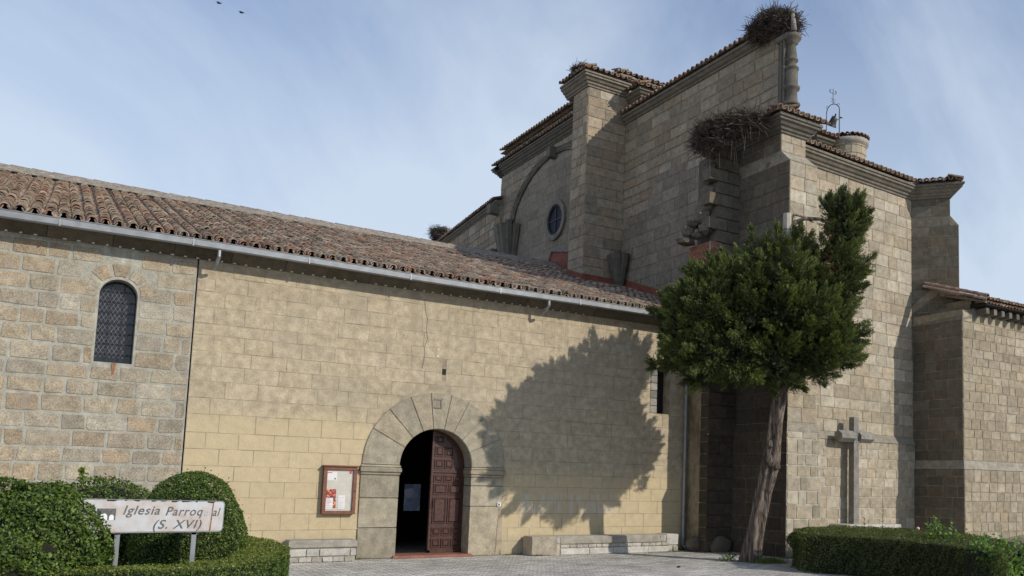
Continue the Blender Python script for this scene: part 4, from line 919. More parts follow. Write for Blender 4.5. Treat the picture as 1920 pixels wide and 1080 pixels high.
b = MB(); b.hexa([chp(0, .13, 2.93), chp(CL, .13, 2.93), chp(CL, -.05, 2.93), chp(0, -.05, 2.93), chp(0, .015, 3.14), chp(CL, .015, 3.14), chp(CL, -.05, 3.14), chp(0, -.05, 3.14)]); b.build('plinth_ledge', M['ledge'], ch)
masonry(hs, pb, M['front_stone'], chp(0, .10, 0), cd, cn, 0, 2.93, lambda a, b: [(0, CL)], h=(.24, .31), l=(.34, .56), gap=.020, proud=.012, cut=.016, irr=.007)
masonry(hs, body, M['front_stone'], chp(0, 0, 0), cd, cn, 3.14, 10.32, lambda a, b: [(0, CL)], h=(.27, .36), l=(.36, .72), gap=.011, proud=.010)
# end buttress set at an angle
BD = V((.60, -.80, 0)); BN = V((-.80, -.60, 0)); BP = V((20.92, 17.31, 0))
BT = V((.58, .815, 0))
def bp_(u, n_, z): return BP+BD*u+(BN*n_ if n_ > 0 else BT*(-n_))+V((0, 0, z))
b = MB(); b.prism([bp_(-.8, 0, 0), bp_(1.36, 0, 0), bp_(1.36, -1.05, 0), bp_(-.8, -1.05, 0)], (0, 0, 9.45))
b.hexa([bp_(-.8, 0, 9.45), bp_(1.36, 0, 9.45), bp_(1.36, -1.05, 9.45), bp_(-.8, -1.05, 9.45), bp_(-.8, 0, 9.75), bp_(1.12, 0, 9.75), bp_(1.12, -1.05, 9.75), bp_(-.8, -1.05, 9.75)])
b.prism([bp_(-.8, 0, 9.75), bp_(1.12, 0, 9.75), bp_(1.12, -1.05, 9.75), bp_(-.8, -1.05, 9.75)], (0, 0, .9)); eb = b.build('angled_buttress', M['front_mortar'], ch)
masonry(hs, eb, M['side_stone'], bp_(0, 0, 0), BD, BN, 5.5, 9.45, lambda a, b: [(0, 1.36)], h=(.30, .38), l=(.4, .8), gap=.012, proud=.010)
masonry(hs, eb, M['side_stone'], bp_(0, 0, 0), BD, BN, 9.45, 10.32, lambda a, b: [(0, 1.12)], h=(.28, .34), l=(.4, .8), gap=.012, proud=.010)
b = MB(); e0 = bp_(1.12, 0, 0); e1 = bp_(1.12, -1.05, 0)
cornice(b, [tuple(A0)[:2], tuple(A1)[:2], (e0.x, e0.y), (e1.x, e1.y)], PROF, 10.30, side=1); b.build('cornice', M['dark_stone'], ch)
eave(ht, hpan, body, M['tile'], tuple(chp(.0, .36, 10.72)), tuple(chp(CL-.25, .36, 10.72)), tuple(-cn), rows=2, pitch=.2)
eave(ht, hpan, eb, M['tile'], tuple(bp_(.25, .36, 10.72)), tuple(bp_(1.45, .36, 10.72)), tuple(-BN), rows=1, pitch=.2)
eave(ht, hpan, eb, M['red_tile'], tuple(bp_(1.48, .30, 10.72)), tuple(bp_(1.48, -1.1, 10.72)), tuple(-BD), rows=1, pitch=.2)
b = MB(); b.hexa([chp(0, .3, 10.66), chp(CL, .3, 10.66), chp(CL, -9, 10.66), chp(0, -9, 10.66), chp(0, .25, 10.70), chp(CL, .25, 10.70), chp(CL-1, -5, 12.0), chp(0, -5, 12.0)])
b.hexa([bp_(-.3, .3, 10.66), bp_(1.42, .3, 10.66), bp_(1.42, -1.3, 10.66), bp_(-.3, -1.3, 10.66), bp_(-.3, -.28, 11.04), bp_(1.02, -.28, 11.04), bp_(1.02, -.7, 11.04), bp_(-.3, -.7, 11.04)]); b.build('chancel_roof', M['ridge_mortar'], ch)
hs.finish('stones'); ht.finish('roof_tiles'); hpan.build('channel_tiles', M['tile'], ch, kind='stuff')

# =================================================================== ANNEX
an = thing('stone_annex', 'lower stone annex with sunlit front and tiled eaves at the right edge', 'annex', (24, 17.5, 0))
XA, YA = 20.95, 15.55
ns_ = Pieces('stone', 298); nt_ = Pieces('roof_tile'); npan = MB()
b = MB(); b.box(XA-.07, 32, YA-.07, 17.4, 0, 2.30); b.hexa([(XA-.07, YA-.07, 2.30), (32, YA-.07, 2.30), (32, 17.4, 2.30), (XA-.07, 17.4, 2.30), (XA, YA, 2.46), (32, YA, 2.46), (32, 17.4, 2.46), (XA, 17.4, 2.46)])
b.box(XA, 32, YA, 17.4, 2.46, 6.72); b.box(21.5, 32, YA+.1, 22, 6.6, 7.1); nb_ = b.build('annex_wall', M['front_mortar'], an)
b = MB(); b.hexa([(XA-.09, YA-.09, 2.24), (32, YA-.09, 2.24), (32, 17.35, 2.24), (XA-.09, 17.35, 2.24), (XA-.012, YA-.012, 2.48), (32, YA-.012, 2.48), (32, 17.35, 2.48), (XA-.012, 17.35, 2.48)]); b.build('plinth_ledge', M['ledge'], an)
masonry(ns_, nb_, M['annex_stone'], (XA-.07, YA-.07, 0), FU, FN, 0, 2.24, lambda a, b: [(0, 5)], h=(.25, .30), l=(.28, .42), gap=.018, proud=.010, cut=.02)
masonry(ns_, nb_, M['annex_stone'], (XA, YA, 0), FU, FN, 2.48, 6.66, lambda a, b: [(0, 5)], h=(.22, .34), l=(.25, .6), gap=.014, proud=.012)
masonry(ns_, nb_, M['side_stone'], (XA-.07, 17.3, 0), UW, NW, 0, 2.24, lambda a, b: [(0, 1.80)], h=(.25, .32), l=(.35, .6), gap=.018, proud=.010)
masonry(ns_, nb_, M['side_stone'], (XA, 17.3, 0), UW, NW, 2.48, 6.45, lambda a, b: [(0, 1.73)], h=(.25, .34), l=(.35, .6), gap=.014, proud=.012)
b = MB(); b.hexa([(XA-.03, YA-.02, 6.42), (XA+1.2, YA-.02, 6.66), (XA+1.2, 17.3, 6.66), (XA-.03, 17.3, 6.42), (XA+.02, YA, 6.64), (XA+1.2, YA, 7.05), (XA+1.2, 17.3, 7.05), (XA+.7, 17.3, 7.2)]); b.build('sloping_coping', M['dark_stone'], an)
# hooded wooden eaves: dark boards and bracket ends
b = MB(); b.hexa([(21.45, YA-.45, 6.86), (32, YA-.45, 6.86), (32, YA+.1, 6.80), (21.45, YA+.1, 6.80), (21.45, YA-.45, 6.92), (32, YA-.45, 6.92), (32, YA+.1, 6.95), (21.45, YA+.1, 6.95)]); b.build('eaves_board', M['dark'], an)
for k in range(14):
    x = 21.55+k*.36; b = MB(); b.bbox(x, x+.14, YA-.36, YA, 6.62, 6.80, .02); b.build('eaves_bracket', M['dark_stone'], an)
SLA = .22
eave(nt_, npan, nb_, M['tile'], (21.45, YA-.52, 6.98), (26.5, YA-.52, 6.98), (0, 1, 0), slope=SLA, rows=4, pitch=.15, r=.062)
eave(nt_, npan, nb_, M['red_tile'], (21.5, YA-.47, 6.88), (26.5, YA-.47, 6.88), (0, 1, 0), slope=.1, rows=1, pitch=.15, r=.062)
b = MB(); b.hexa([(21.4, YA-.45, 6.90), (32, YA-.45, 6.90), (32, 17.6, 7.6), (21.4, 17.6, 7.6), (21.4, YA-.45, 6.96), (32, YA-.45, 6.96), (32, 17.6, 7.75), (21.4, 17.6, 7.75)]); b.build('annex_roof', M['ridge_mortar'], an)
ya = YA-.5; P = V((21.42, ya, 7.06)); Sv = V((-.12, 1, .33)).normalized()
for k in range(6):                                    # verge tiles lying along the left edge
    vs, fs = tilegeo(P+Sv*(k*.33), Sv, V((1, .1, 0)).normalized(), V((0, -.3, 1)).normalized(), .42, .10, .085)
    b = MB(); b.add(vs, fs); b.build('verge_tile', M['red_tile'], an)
    vs, fs = tilegeo(P+Sv*(k*.33)+V((-.12, 0, -.10)), Sv, V((1, .1, 0)).normalized(), V((0, -.3, 1)).normalized(), .42, .085, .075)
    b = MB(); b.add(vs, fs); b.build('verge_tile', M['red_tile'], an)
ns_.finish('stones'); nt_.finish('roof_tiles'); npan.build('channel_tiles', M['tile'], an, kind='stuff')

# =================================================================== TURRET AND BELL
tu = thing('round_turret', 'small round stone turret with tiled cone cap above the chancel roof', 'turret', (21.04, 20.0, 0))
tp = Pieces('stone'); tl = Pieces('roof_tile')
TC = (21.04, 20.0); TR = .585
b = MB(); b.lathe((TC[0], TC[1], 0), [(TR-.01, 9), (TR-.01, 12.95)], 32); tw = b.build('turret_wall', M['front_mortar'], tu, smooth=True)
z = 11.6; k = 0
while z < 12.75:
    h_ = .27; n_ = 10
    for i in range(n_):
        a = 2*math.pi*(i+(k % 2)*.5)/n_; a2 = a+2*math.pi/n_-.02; vs = []
        for (rr, sh) in ((TR-.012, 0), (TR+.012, .008)):
            for zz_ in (z+.008+sh, z+h_-.008-sh):
                for t in (0, .5, 1):
                    aa = a+.01+(a2-a-.01)*t; vs.append((TC[0]+rr*math.cos(aa), TC[1]+rr*math.sin(aa), zz_))
        fs = [(6, 7, 10, 9), (7, 8, 11, 10), (0, 1, 7, 6), (1, 2, 8, 7), (3, 9, 10, 4), (4, 10, 11, 5), (0, 6, 9, 3), (2, 5, 11, 8)]
        tp.add(vs, fs, M['front_stone'], tw, size=.3)
    z += h_; k += 1
tp.finish('stones')
b = MB(); b.lathe((TC[0], TC[1], 0), [(TR, 12.72), (TR+.08, 12.80), (TR+.10, 12.92), (TR+.02, 12.93)], 32); b.build('turret_cornice', M['grey_stone'], tu, smooth=True)
b = MB(); b.lathe((TC[0], TC[1], 0), [(TR+.06, 13.0), (.05, 13.24), (0, 13.25)], 24); rfc = b.build('turret_roof', M['red_tile'], tu)
for i in range(26):
    a = 2*math.pi*i/26; od = V((math.cos(a), math.sin(a), 0)); S_ = (-od+V((0, 0, .33))).normalized(); A_ = V((-od.y, od.x, 0))
    P = V((TC[0], TC[1], 13.0))+od*(TR+.10)
    vs, fs = tilegeo(P, S_, A_, V((od.x*.3, od.y*.3, 1)).normalized(), .42, .075, .05); tl.add(vs, fs, M['red_tile'], rfc, size=.2)
    vs, fs = tilegeo(P-od*.06-V((0, 0, .09)), S_, A_, V((od.x*.3, od.y*.3, 1)).normalized(), .3, .07, .05); tl.add(vs, fs, M['red_tile'], rfc, size=.2)
tl.finish('roof_tiles')
# stepped cornice block left of it
b = MB(); b.box(19.62, 20.3, 20.0, 21.5, 11, 12.7); cbk = b.build('corner_block', M['front_stone'], tu)
b = MB(); cornice(b, [(19.62, 21.2), (19.62, 20.0), (20.25, 20.0)], PROF_S, 12.55, side=1); b.build('block_cornice', M['dark_stone'], tu)
tl2 = Pieces('block_tile'); pp = MB(); eave(tl2, pp, cbk, M['red_tile'], (19.3, 19.74, 12.85), (20.5, 19.74, 12.85), (0, 1, 0), rows=2, pitch=.2); tl2.finish(); pp.build('block_channel_tile', M['red_tile'], cbk, kind='stuff')
bl = thing('bell_frame', 'thin wrought iron bell frame with vane and small bronze bell above the round turret', 'bell frame', (20.3, 19.95, 13.0))
b = MB(); xl, xr, yb = 19.99, 20.58, 19.95
b.tube((xr, yb, 12.9), (xr, yb, 13.98), .022, n=6); b.tube((xl, yb, 12.9), (xl, yb, 13.60), .018, n=6); b.lathe((xr, yb, 0), [(.02, 12.95), (.07, 13.0), (.02, 13.06)], 10)
pts = [((xl+xr)/2+(xr-xl)/2*-math.cos(math.pi*i/12), yb, 13.62+.36*i/12+.26*math.sin(math.pi*i/12)) for i in range(13)]
b.path(pts, .015, n=5); b.build('iron_frame', M['iron'], bl)
b = MB(); cx_, ctop = pts[6][0], pts[6][2]; b.tube((cx_, yb, ctop), (cx_, yb, ctop+.52), .010, n=5); b.tube((cx_-.12, yb, ctop+.36), (cx_+.12, yb, ctop+.36), .008, n=4)
for sx_ in (-.12, .12): b.path([(cx_+sx_, yb, ctop+.36), (cx_+sx_*1.3, yb, ctop+.43), (cx_+sx_*.8, yb, ctop+.47)], .014, n=4)
for sx_ in (-1, 1): b.path([(cx_+sx_*(.06+.05*math.cos(t)), yb, ctop+.12+.06*math.sin(t)) for t in [i*.7 for i in range(9)]], .006, n=4)
for t_ in (2, 10): b.path([(pts[t_][0]+.05*math.cos(t), yb, pts[t_][2]+.06+.05*math.sin(t)) for t in [i*.7 for i in range(8)]], .007, n=4)
b.build('vane', M['iron'], bl)
b = MB(); b.path([(cx_-.05, yb, ctop-.42), (cx_+.10, yb, ctop-.40), (cx_+.16, yb, ctop-.52), (xr, yb, ctop-.40)], .012, n=5); b.build('clapper_arm', M['iron'], bl)
b = MB(); bc = V((cx_-.02, yb, 13.42)); 
bprof = [(.0, .19), (.07, .185), (.10, .15), (.11, .08), (.13, -.02), (.16, -.09), (.18, -.12), (.15, -.11), (.11, -.02), (.0, .12)]
b.lathe(tuple(bc), bprof, 20); b.tube(bc+V((0, 0, .18)), bc+V((0, 0, .3)), .03, n=6)
Rt = Matrix.Rotation(.55, 3, V((1, 0, 0))) 
b.v = [tuple(Rt @ (V(v)-bc)+bc) for v in b.v]; b.build('bell', M['bronze'], bl, smooth=True)

# =================================================================== STORK NESTS
def nest(lobes, n, label, hang=None, ln=(.25, .75)):
    """a heap of crossed sticks over a few overlapping mounds; lobes: (x, y, z, radius, height)"""
    rn = random.Random(n); b = MB(); wts = [l[3]**2 for l in lobes]
    for i in range(n):
        lx, ly, lz, rr_, hh_ = rn.choices(lobes, wts)[0]
        a = rn.uniform(0, 2*math.pi); zz_ = rn.uniform(-1, 1); k = math.sqrt(max(0, 1-zz_*zz_*.85)); rr = .62+.42*rn.random()
        p = V((lx+rr_*rr*k*math.cos(a), ly+rr_*rr*k*math.sin(a), lz+hh_*zz_*rr))
        tang = V((-math.sin(a), math.cos(a), rn.uniform(-.3, .3))).normalized()
        d_ = (tang*rn.uniform(.3, 1.2)*rn.choice((-1, 1))+V((rn.gauss(0, .5), rn.gauss(0, .5), rn.gauss(0, .30)))).normalized()
        L_ = rn.uniform(*ln)*(1.5 if rn.random() < .04 else 1); m_ = p+V((rn.gauss(0, .03), rn.gauss(0, .03), rn.gauss(0, .03)))
        r_ = rn.uniform(.004, .0135)
        b.tube(p-d_*L_/2, m_, r_*.5, r_, 3, None, False); b.tube(m_, p+d_*L_/2, r_, r_*.4, 3, None, False)
    for i in range(hang or 0):
        lx, ly, lz, rr_, hh_ = rn.choice(lobes); p = V((lx+rn.uniform(-.5, .5)*rr_, ly-rn.uniform(.2, .8)*rr_, lz-hh_*.5)); L_ = rn.uniform(.3, .85)
        b.tube(p, p+V((rn.uniform(-.15, .15), -.05, -L_)), .007, .003, 3, None, False)
    loc = (lobes[0][0], lobes[0][1], lobes[0][2]-lobes[0][4]); o = b.build('stork_nest', M['twig'], loc=loc); tag(o, label, 'nest')
    b = MB()
    for k, (lx, ly, lz, rr_, hh_) in enumerate(lobes): vs, fs = rock((lx, ly, lz), 1, (rr_*.74, rr_*.74, hh_*.74), 2, k); b.add(vs, fs)
    b.build('nest_core', M['twigcore'], o); return o
nest([(13.2, 17.2, 10.42, .38, .28), (13.4, 16.85, 10.50, .42, .28), (13.6, 16.5, 10.54, .38, .24), (13.82, 16.22, 10.62, .25, .16), (13.08, 17.33, 10.20, .27, .30), (13.26, 16.98, 10.25, .32, .26)], 3600, 'big shaggy stick nest spilling over the buttress roof beside the broken wall', hang=26, ln=(.2, .8))
nest([(14.33, 16.73, 13.27, .28, .22), (14.43, 16.40, 13.40, .34, .26), (14.56, 16.14, 13.36, .32, .26), (14.74, 15.96, 13.24, .20, .24)], 2300, 'stick nest on the peak of the wall around the top pinnacle', ln=(.2, .8))
nest([(12.98, 23.9, 14.55, .22, .13), (13.0, 23.6, 14.55, .16, .10)], 260, 'small thin stick nest on the tiled pier corner', ln=(.15, .4))
nest([(15.0, 41.1, 13.35, .45, .38), (15.1, 40.6, 13.25, .4, .35), (15.2, 41.4, 13.0, .4, .4)], 900, 'far dark stick nest behind the nave ridge at the low wall', ln=(.25, .6))

# =================================================================== CROSS
cr = thing('stone_cross', 'tall grey granite cross with chamfered arms in front of the chancel wall', 'cross', (17.9, 16.78, 0))
b = MB(); b.hexa([(17.81, 16.68, .70), (18.01, 16.68, .70), (18.01, 16.88, .70), (17.81, 16.88, .70), (17.82, 16.69, 3.54), (18.0, 16.69, 3.54), (18.0, 16.87, 3.54), (17.82, 16.87, 3.54)]); b.build('shaft', M['grey_stone'], cr)
for sg_, x0_, x1_ in ((-1, 17.27, 17.82), (1, 18.0, 18.52)):
    b = MB(); hx = [(-.04, -.17), (-.18, -.07), (-.18, .04), (-.04, .14), (.10, .08), (.10, -.10)]
    b.prism([(x0_, 16.77+dy, 3.03+dz) for dy, dz in hx][::-1], (x1_-x0_, 0, 0)); b.build('arm', M['grey_stone'], cr)
b = MB(); b.bbox(17.2, 19.3, 16.35, 16.98, .55, .70, .02); b.build('base_slab', M['bench_stone'], cr)
b = MB(); b.bbox(17.3, 18.5, 16.45, 16.98, 0, .55, .02); b.build('pedestal', M['grey_stone'], cr)
b = MB(); b.path([(17.99, 16.63, 3.2), (17.95, 16.60, 3.0), (18.0, 16.6, 2.75), (18.02, 16.62, 2.5)], .006, n=4); b.build('wire', M['iron'], cr)

# =================================================================== BENCHES
def bench(label, x0, x1, y0, kind):
    t = thing('stone_bench', label, 'bench', ((x0+x1)/2, (y0+YN)/2, 0)); top = .42
    core_ = MB(); core_.box(x0+.02, x1-.02, y0+.02, YN-.045, 0, top-.02); cc = core_.build('core', M['pale_mortar'], t)
    P = Pieces('stone')
    def st_(a, b_, z0_, z1_, mt, tint=None):
        q = MB(); q.bbox(a+.008, b_-.008, y0-.01+random.uniform(-.008, .006), y0+.16, z0_+.006, z1_-.006, .012, tint, jit=.006); P.add(q.v, q.f, mt, cc, q.t[0], size=.2)
    if kind:
        st_(x0, x0+.62, 0, top, M['front_stone']); st_(x1-.35, x1, .17, top+.01, M['bench_stone'])
        q = MB(); q.bbox(x0, x0+.62, y0+.0, YN-.05, 0, top, .015); P.add(q.v, q.f, M['front_stone'], cc, size=.5)
        q = MB(); q.bbox(x1-.35, x1, y0+.0, YN-.05, .17, top+.01, .015); P.add(q.v, q.f, M['bench_stone'], cc, size=.5)
        x = x0+.70
        while x < x1-.45: e = min(x+random.uniform(.9, 1.4), x1-.4); st_(x, e, .24, top, M['bench_stone'], (.1, .4, .5)); x = e
        x = x0+.72
        while x < x1-.3: e = min(x+random.uniform(.13, .26), x1-.02); st_(x, e, .155, .24, M['bench_stone'], (random.uniform(.3, 1), random.random(), 0)); x = e
        x = x0+.72
        while x < x1-.3: e = min(x+random.uniform(.5, 1.0), x1-.28); st_(x, e, 0, .155, M['bench_stone'], (.95, random.random(), 0)); x = e
        for k in range(2): st_(x1-.3+k*.15, x1-.16+k*.15, 0, .155, M['bench_stone'])
    else:
        x = x0
        while x < x1-.05: e = min(x+random.uniform(.2, .7), x1); st_(x, e, .11, .26, M['bench_stone'], (.95, random.random(), 0)); x = e
        x = x0
        while x < x1-.05: e = min(x+random.uniform(.15, .3), x1); st_(x, e, 0, .11, M['bench_stone']); x = e
    P.finish()
    if kind: 
        q = MB(); q.bbox(x0+.63, x1-.36, y0, YN-.05, .25, top-.002, .015); q.build('seat_slab', M['bench_stone'], t)
    else:
        q = MB(); q.bbox(x0, x1, y0-.02, YN-.05, .27, top, .02); q.build('seat_slab', M['bench_stone'], t)
bench('long stone bench against the wall right of the door', 9.02, 12.98, 17.92, 1)
bench('short stone bench against the wall left of the door, under the notice board', 4.0, 5.26, 17.98, 0)

# =================================================================== NOTICE BOARD
nbd = thing('notice_board', 'wooden framed glazed notice board with papers, on the wall left of the door', 'notice board', (4.95, YN, 1.35))
b = MB(); x0, x1, z0, z1, yf = 4.63, 5.27, .90, 1.83, YN-.13
b.box(x0+.05, x1-.05, yf+.04, YN-.01, z0+.05, z1-.05); b.build('back_panel', M['cork'], nbd)
b = MB(); w_ = .065
for (a, c, d_, e) in ((x0, x1, z0, z0+w_), (x0, x1, z1-w_, z1), (x0, x0+w_, z0+w_, z1-w_), (x1-w_, x1, z0+w_, z1-w_)): b.bbox(a, c, yf, YN-.01, d_, e, .006)
b.bbox(x0-.02, x1+.02, yf-.03, YN-.01, z1, z1+.03, .006); b.build('frame', M['wood_board'], nbd)
def sheet(a, c, z_0, z_1, mt, nm='paper_sheet', y=yf+.034): q = MB(); q.box(a, c, y, y+.004, z_0, z_1); return q.build(nm, mt, nbd)
s1 = sheet(4.705, 4.89, 1.56, 1.735, M['paper']); sheet(4.705, 4.79, 1.705, 1.72, M['redink'], 'print', yf+.032)
sheet(4.84, 4.87, 1.58, 1.61, M['ink'], 'print', yf+.032)
sheet(4.70, 4.89, 1.22, 1.39, M['photo_poster'], 'photo_print', yf+.033); sheet(4.845, 4.895, 1.02, 1.22, M['photo_poster'], 'photo_print', yf+.033)
sheet(4.70, 4.84, 1.00, 1.25, M['paper']); 
for k in range(6): sheet(4.715, 4.82-.02*(k % 3), 1.03+k*.033, 1.038+k*.033, M['redink'] if k in (3, 5) else M['fadedink'], 'print', yf+.032)
s2 = sheet(4.94, 5.07, 1.00, 1.27, M['paper'])
for k in range(7): sheet(4.955, 5.055-.015*(k % 3), 1.03+k*.032, 1.036+k*.032, M['fadedink'], 'print', yf+.032)
sheet(5.13, 5.17, 1.70, 1.75, M['redink'], 'print', yf+.033)
b = MB(); b.tube((x1-.03, yf-.012, 1.36), (x1-.03, yf, 1.36), .013, n=8); b.build('lock', M['iron'], nbd)
mg, Ag, Lg = mat_new('clear_glass'); gb = Ag('ShaderNodeBsdfGlossy'); gb.inputs['Roughness'].default_value = .03; tb_ = Ag('ShaderNodeBsdfTransparent'); fr_ = Ag('ShaderNodeFresnel'); fr_.inputs[0].default_value = 1.45
ms_ = Ag('ShaderNodeMixShader'); Lg(fr_.outputs[0], ms_.inputs[0]); Lg(tb_.outputs[0], ms_.inputs[1]); Lg(gb.outputs[0], ms_.inputs[2]); og = Ag('ShaderNodeOutputMaterial'); Lg(ms_.outputs[0], og.inputs[0])
b = MB(); b.box(x0+w_, x1-w_, yf+.012, yf+.016, z0+w_, z1-w_); b.build('glass_pane', mg, nbd)

# =================================================================== SIGN
p0 = V((.30, 10.00, 1.08)); p1 = V((1.70, 10.635, 1.0)); sd = V((p1.x-p0.x, p1.y-p0.y, -.035)).normalized(); sn = V((sd.y, -sd.x, 0)).normalized(); su = sn.cross(sd).normalized()
if su.z < 0: su = -su
sgn_ = thing('street_sign', 'weathered white name sign on two posts, reading Iglesia Parroquial (S. XVI)', 'sign', (1.0, 10.35, 0))
SO = V((.30, 10.00, 1.085)); W_ = 1.52; H_ = .325
sp_ = lambda u, v_, n_: SO+sd*u+su*v_+sn*n_
def rrect(w, h, r_, n=5):
    pts = []
    for (cx_, cy_, a0) in ((w-r_, r_, -90), (w-r_, h-r_, 0), (r_, h-r_, 90), (r_, r_, 180)):
        for i in range(n+1): a = R(a0+90*i/n); pts.append((cx_+r_*math.cos(a), cy_+r_*math.sin(a)))
    return pts
b = MB(); pl = rrect(W_, H_, .04); b.prism([sp_(u, v_, 0) for u, v_ in pl], -sn*.03); b.build('rim', M['zinc'], sgn_)
ms, As, Ls = mat_new('stained_enamel'); gs = As('ShaderNodeNewGeometry'); n_s = As('ShaderNodeTexNoise'); n_s.inputs['Scale'].default_value = 7; n_s.inputs['Detail'].default_value = 8; Ls(gs.outputs['Position'], n_s.inputs['Vector'])
rs_ = ramp(As, [(.3, (.50, .52, .56)), (.47, (.46, .455, .46)), (.60, (.44, .385, .35)), (.75, (.32, .26, .25))]); Ls(n_s.outputs['Fac'], rs_.inputs[0])
b_s = As('ShaderNodeBsdfPrincipled'); b_s.inputs['Roughness'].default_value = .4; Ls(rs_.outputs[0], b_s.inputs['Base Color']); o_s = As('ShaderNodeOutputMaterial'); Ls(b_s.outputs[0], o_s.inputs[0])
b = MB(); b.prism([sp_(.012+u, .012+v_, .004) for u, v_ in rrect(W_-.024, H_-.024, .034)], -sn*.02); b.build('sign_plate', ms, sgn_)
for (u0, u1_, v0, v1) in ((W_-.145, W_-.132, .012, .31), ):
    b = MB(); b.prism([sp_(u0-.012, v0, .0055), sp_(u1_-.008, v0, .0055), sp_(u1_+.004, v1, .0055), sp_(u0+.004, v1, .0055)], -sn*.001); b.build('rust_streak', M['rust'], sgn_)
b = MB()
for k in range(9):
    u = .32+k*.125+random.uniform(-.05, .05); l_ = random.uniform(.02, .12); b.prism([sp_(u, H_-random.uniform(.012, .02), .0055), sp_(u+l_*.6, H_-random.uniform(.014, .024), .0055), sp_(u+l_, H_-.006, .0055), sp_(u, H_-.005, .0055)], -sn*.001)
b.build('chipped_edge', M['iron'], sgn_)
# logo: dark square with pale arches
b = MB(); b.prism([sp_(.22, .125, .0055), sp_(.395, .125, .0055), sp_(.395, .235, .0055), sp_(.22, .235, .0055)], -sn*.001); lg = b.build('logo', M['ink'], sgn_)
b = MB()
for (uc, r_, vb) in ((.285, .034, .125), (.358, .022, .125)):
    for rr, nn_ in ((r_, .0065),):
        b.prism([sp_(uc-rr, vb, nn_), sp_(uc+rr, vb, nn_), sp_(uc+rr, vb+.03, nn_)]+[sp_(uc+rr*math.cos(t), vb+.03+rr*math.sin(t), nn_) for t in [i*math.pi/8 for i in range(1, 8)]]+[sp_(uc-rr, vb+.03, nn_)], -sn*.0008)
b.build('logo_arch', M['white'], sgn_)
def text(s, u, v_, size, mt, shear=.28, sx=1.0, serif=True):
    c = bpy.data.curves.new('lettering', 'FONT'); c.body = s; c.size = size; c.shear = shear; c.space_character = 1.12; c.extrude = .0006; c.offset = .0012; c.fill_mode = 'BOTH' if hasattr(c, 'fill_mode') else c.fill_mode
    o = bpy.data.objects.new('tmp', c); sc.collection.objects.link(o); bpy.context.view_layer.update()
    dg = bpy.context.evaluated_depsgraph_get(); me = bpy.data.meshes.new_from_object(o.evaluated_get(dg)); bpy.data.objects.remove(o)
    b = MB(); vs = [sp_(u+v.co.x*sx, v_+v.co.y, .0062+v.co.z) for v in me.vertices]; b.add(vs, [tuple(p.vertices) for p in me.polygons]); xm = max(v.co.x for v in me.vertices)*sx
    b.build('lettering', mt, sgn_); return u+xm
u = text('Iglesia', .455, .180, .125, M['ink'], sx=1.05)
u = text('Parroq', .875, .172, .125, M['ink'], sx=1.02)
u2 = text('ui', u+.010, .168, .12, M['fadedink'], sx=.8)
text('al', u2+.008, .168, .12, M['ink'], sx=.9)
text('(S. XVI)', .755, .040, .125, M['ink'], sx=1.15)
for (u_, tz) in ((.46, 1.06), (1.235, 1.03)):
    p = sp_(u_, 0, -.05); b = MB(); b.box(p.x-.022, p.x+.022, p.y-.016, p.y+.016, 0, tz+.02); b.box(p.x-.03, p.x+.03, p.y-.016, p.y+.03, tz, tz+.28); b.build('post', M['zinc'], sgn_)

# =================================================================== FOLIAGE
def np_obj(name, Vt, Fq, tint, mat, parent=None, loc=None, kind=None):
    me = bpy.data.meshes.new(name); nv, nf, k = len(Vt), len(Fq), Fq.shape[1]
    off = np.array(ORG[parent.name] if parent else (loc or (0, 0, 0)), 'f')
    me.vertices.add(nv); me.vertices.foreach_set('co', (Vt-off).astype('f').ravel())
    me.loops.add(nf*k); me.loops.foreach_set('vertex_index', Fq.astype('i').ravel())
    me.polygons.add(nf); me.polygons.foreach_set('loop_start', np.arange(0, nf*k, k, dtype='i')); me.update(calc_edges=True)
    at = me.color_attributes.new('tint', 'FLOAT_COLOR', 'POINT'); c4 = np.ones((nv, 4), 'f'); c4[:, 0] = tint; c4[:, 1] = tint; at.data.foreach_set('color', c4.ravel())
    me.materials.append(mat); o = bpy.data.objects.new(name, me); sc.collection.objects.link(o)
    if parent: o.parent = parent
    elif loc: o.location = loc
    ORG[o.name] = tuple(off)
    if kind: o['kind'] = kind
    return o
def unit(a): return a/np.maximum(1e-6, np.linalg.norm(a, axis=1, keepdims=True))
def leaves(P, Nrm, size, up=.3, rand=.8, asp=.55):
    """leaf-shaped quads (kite) at P, facing roughly along Nrm"""
    n = len(P); nn_ = unit(Nrm+rng.normal(0, rand, (n, 3))); t = unit(np.cross(nn_, rng.normal(0, 1, (n, 3)))+np.array([0, 0, up])); s = np.cross(nn_, t)
    L_ = (size*rng.uniform(.7, 1.35, n))[:, None]; 
    v = np.stack([P-t*L_*.5, P+s*L_*asp*.5+nn_*L_*.05, P+t*L_*.5, P-s*L_*asp*.5+nn_*L_*.05], 1).reshape(-1, 3)
    return v, np.arange(4*n).reshape(n, 4)
def noise_disp(P, k, a):
    return a*(np.sin(P[:, 0]*k+1.3*np.sin(P[:, 1]*k*.7+P[:, 2]*k*.9))*np.cos(P[:, 1]*k*1.1+.7*P[:, 2]*k)+.6*np.sin(P[:, 2]*k*1.7+P[:, 0]*k*1.3+P[:, 1]*2.1*k))
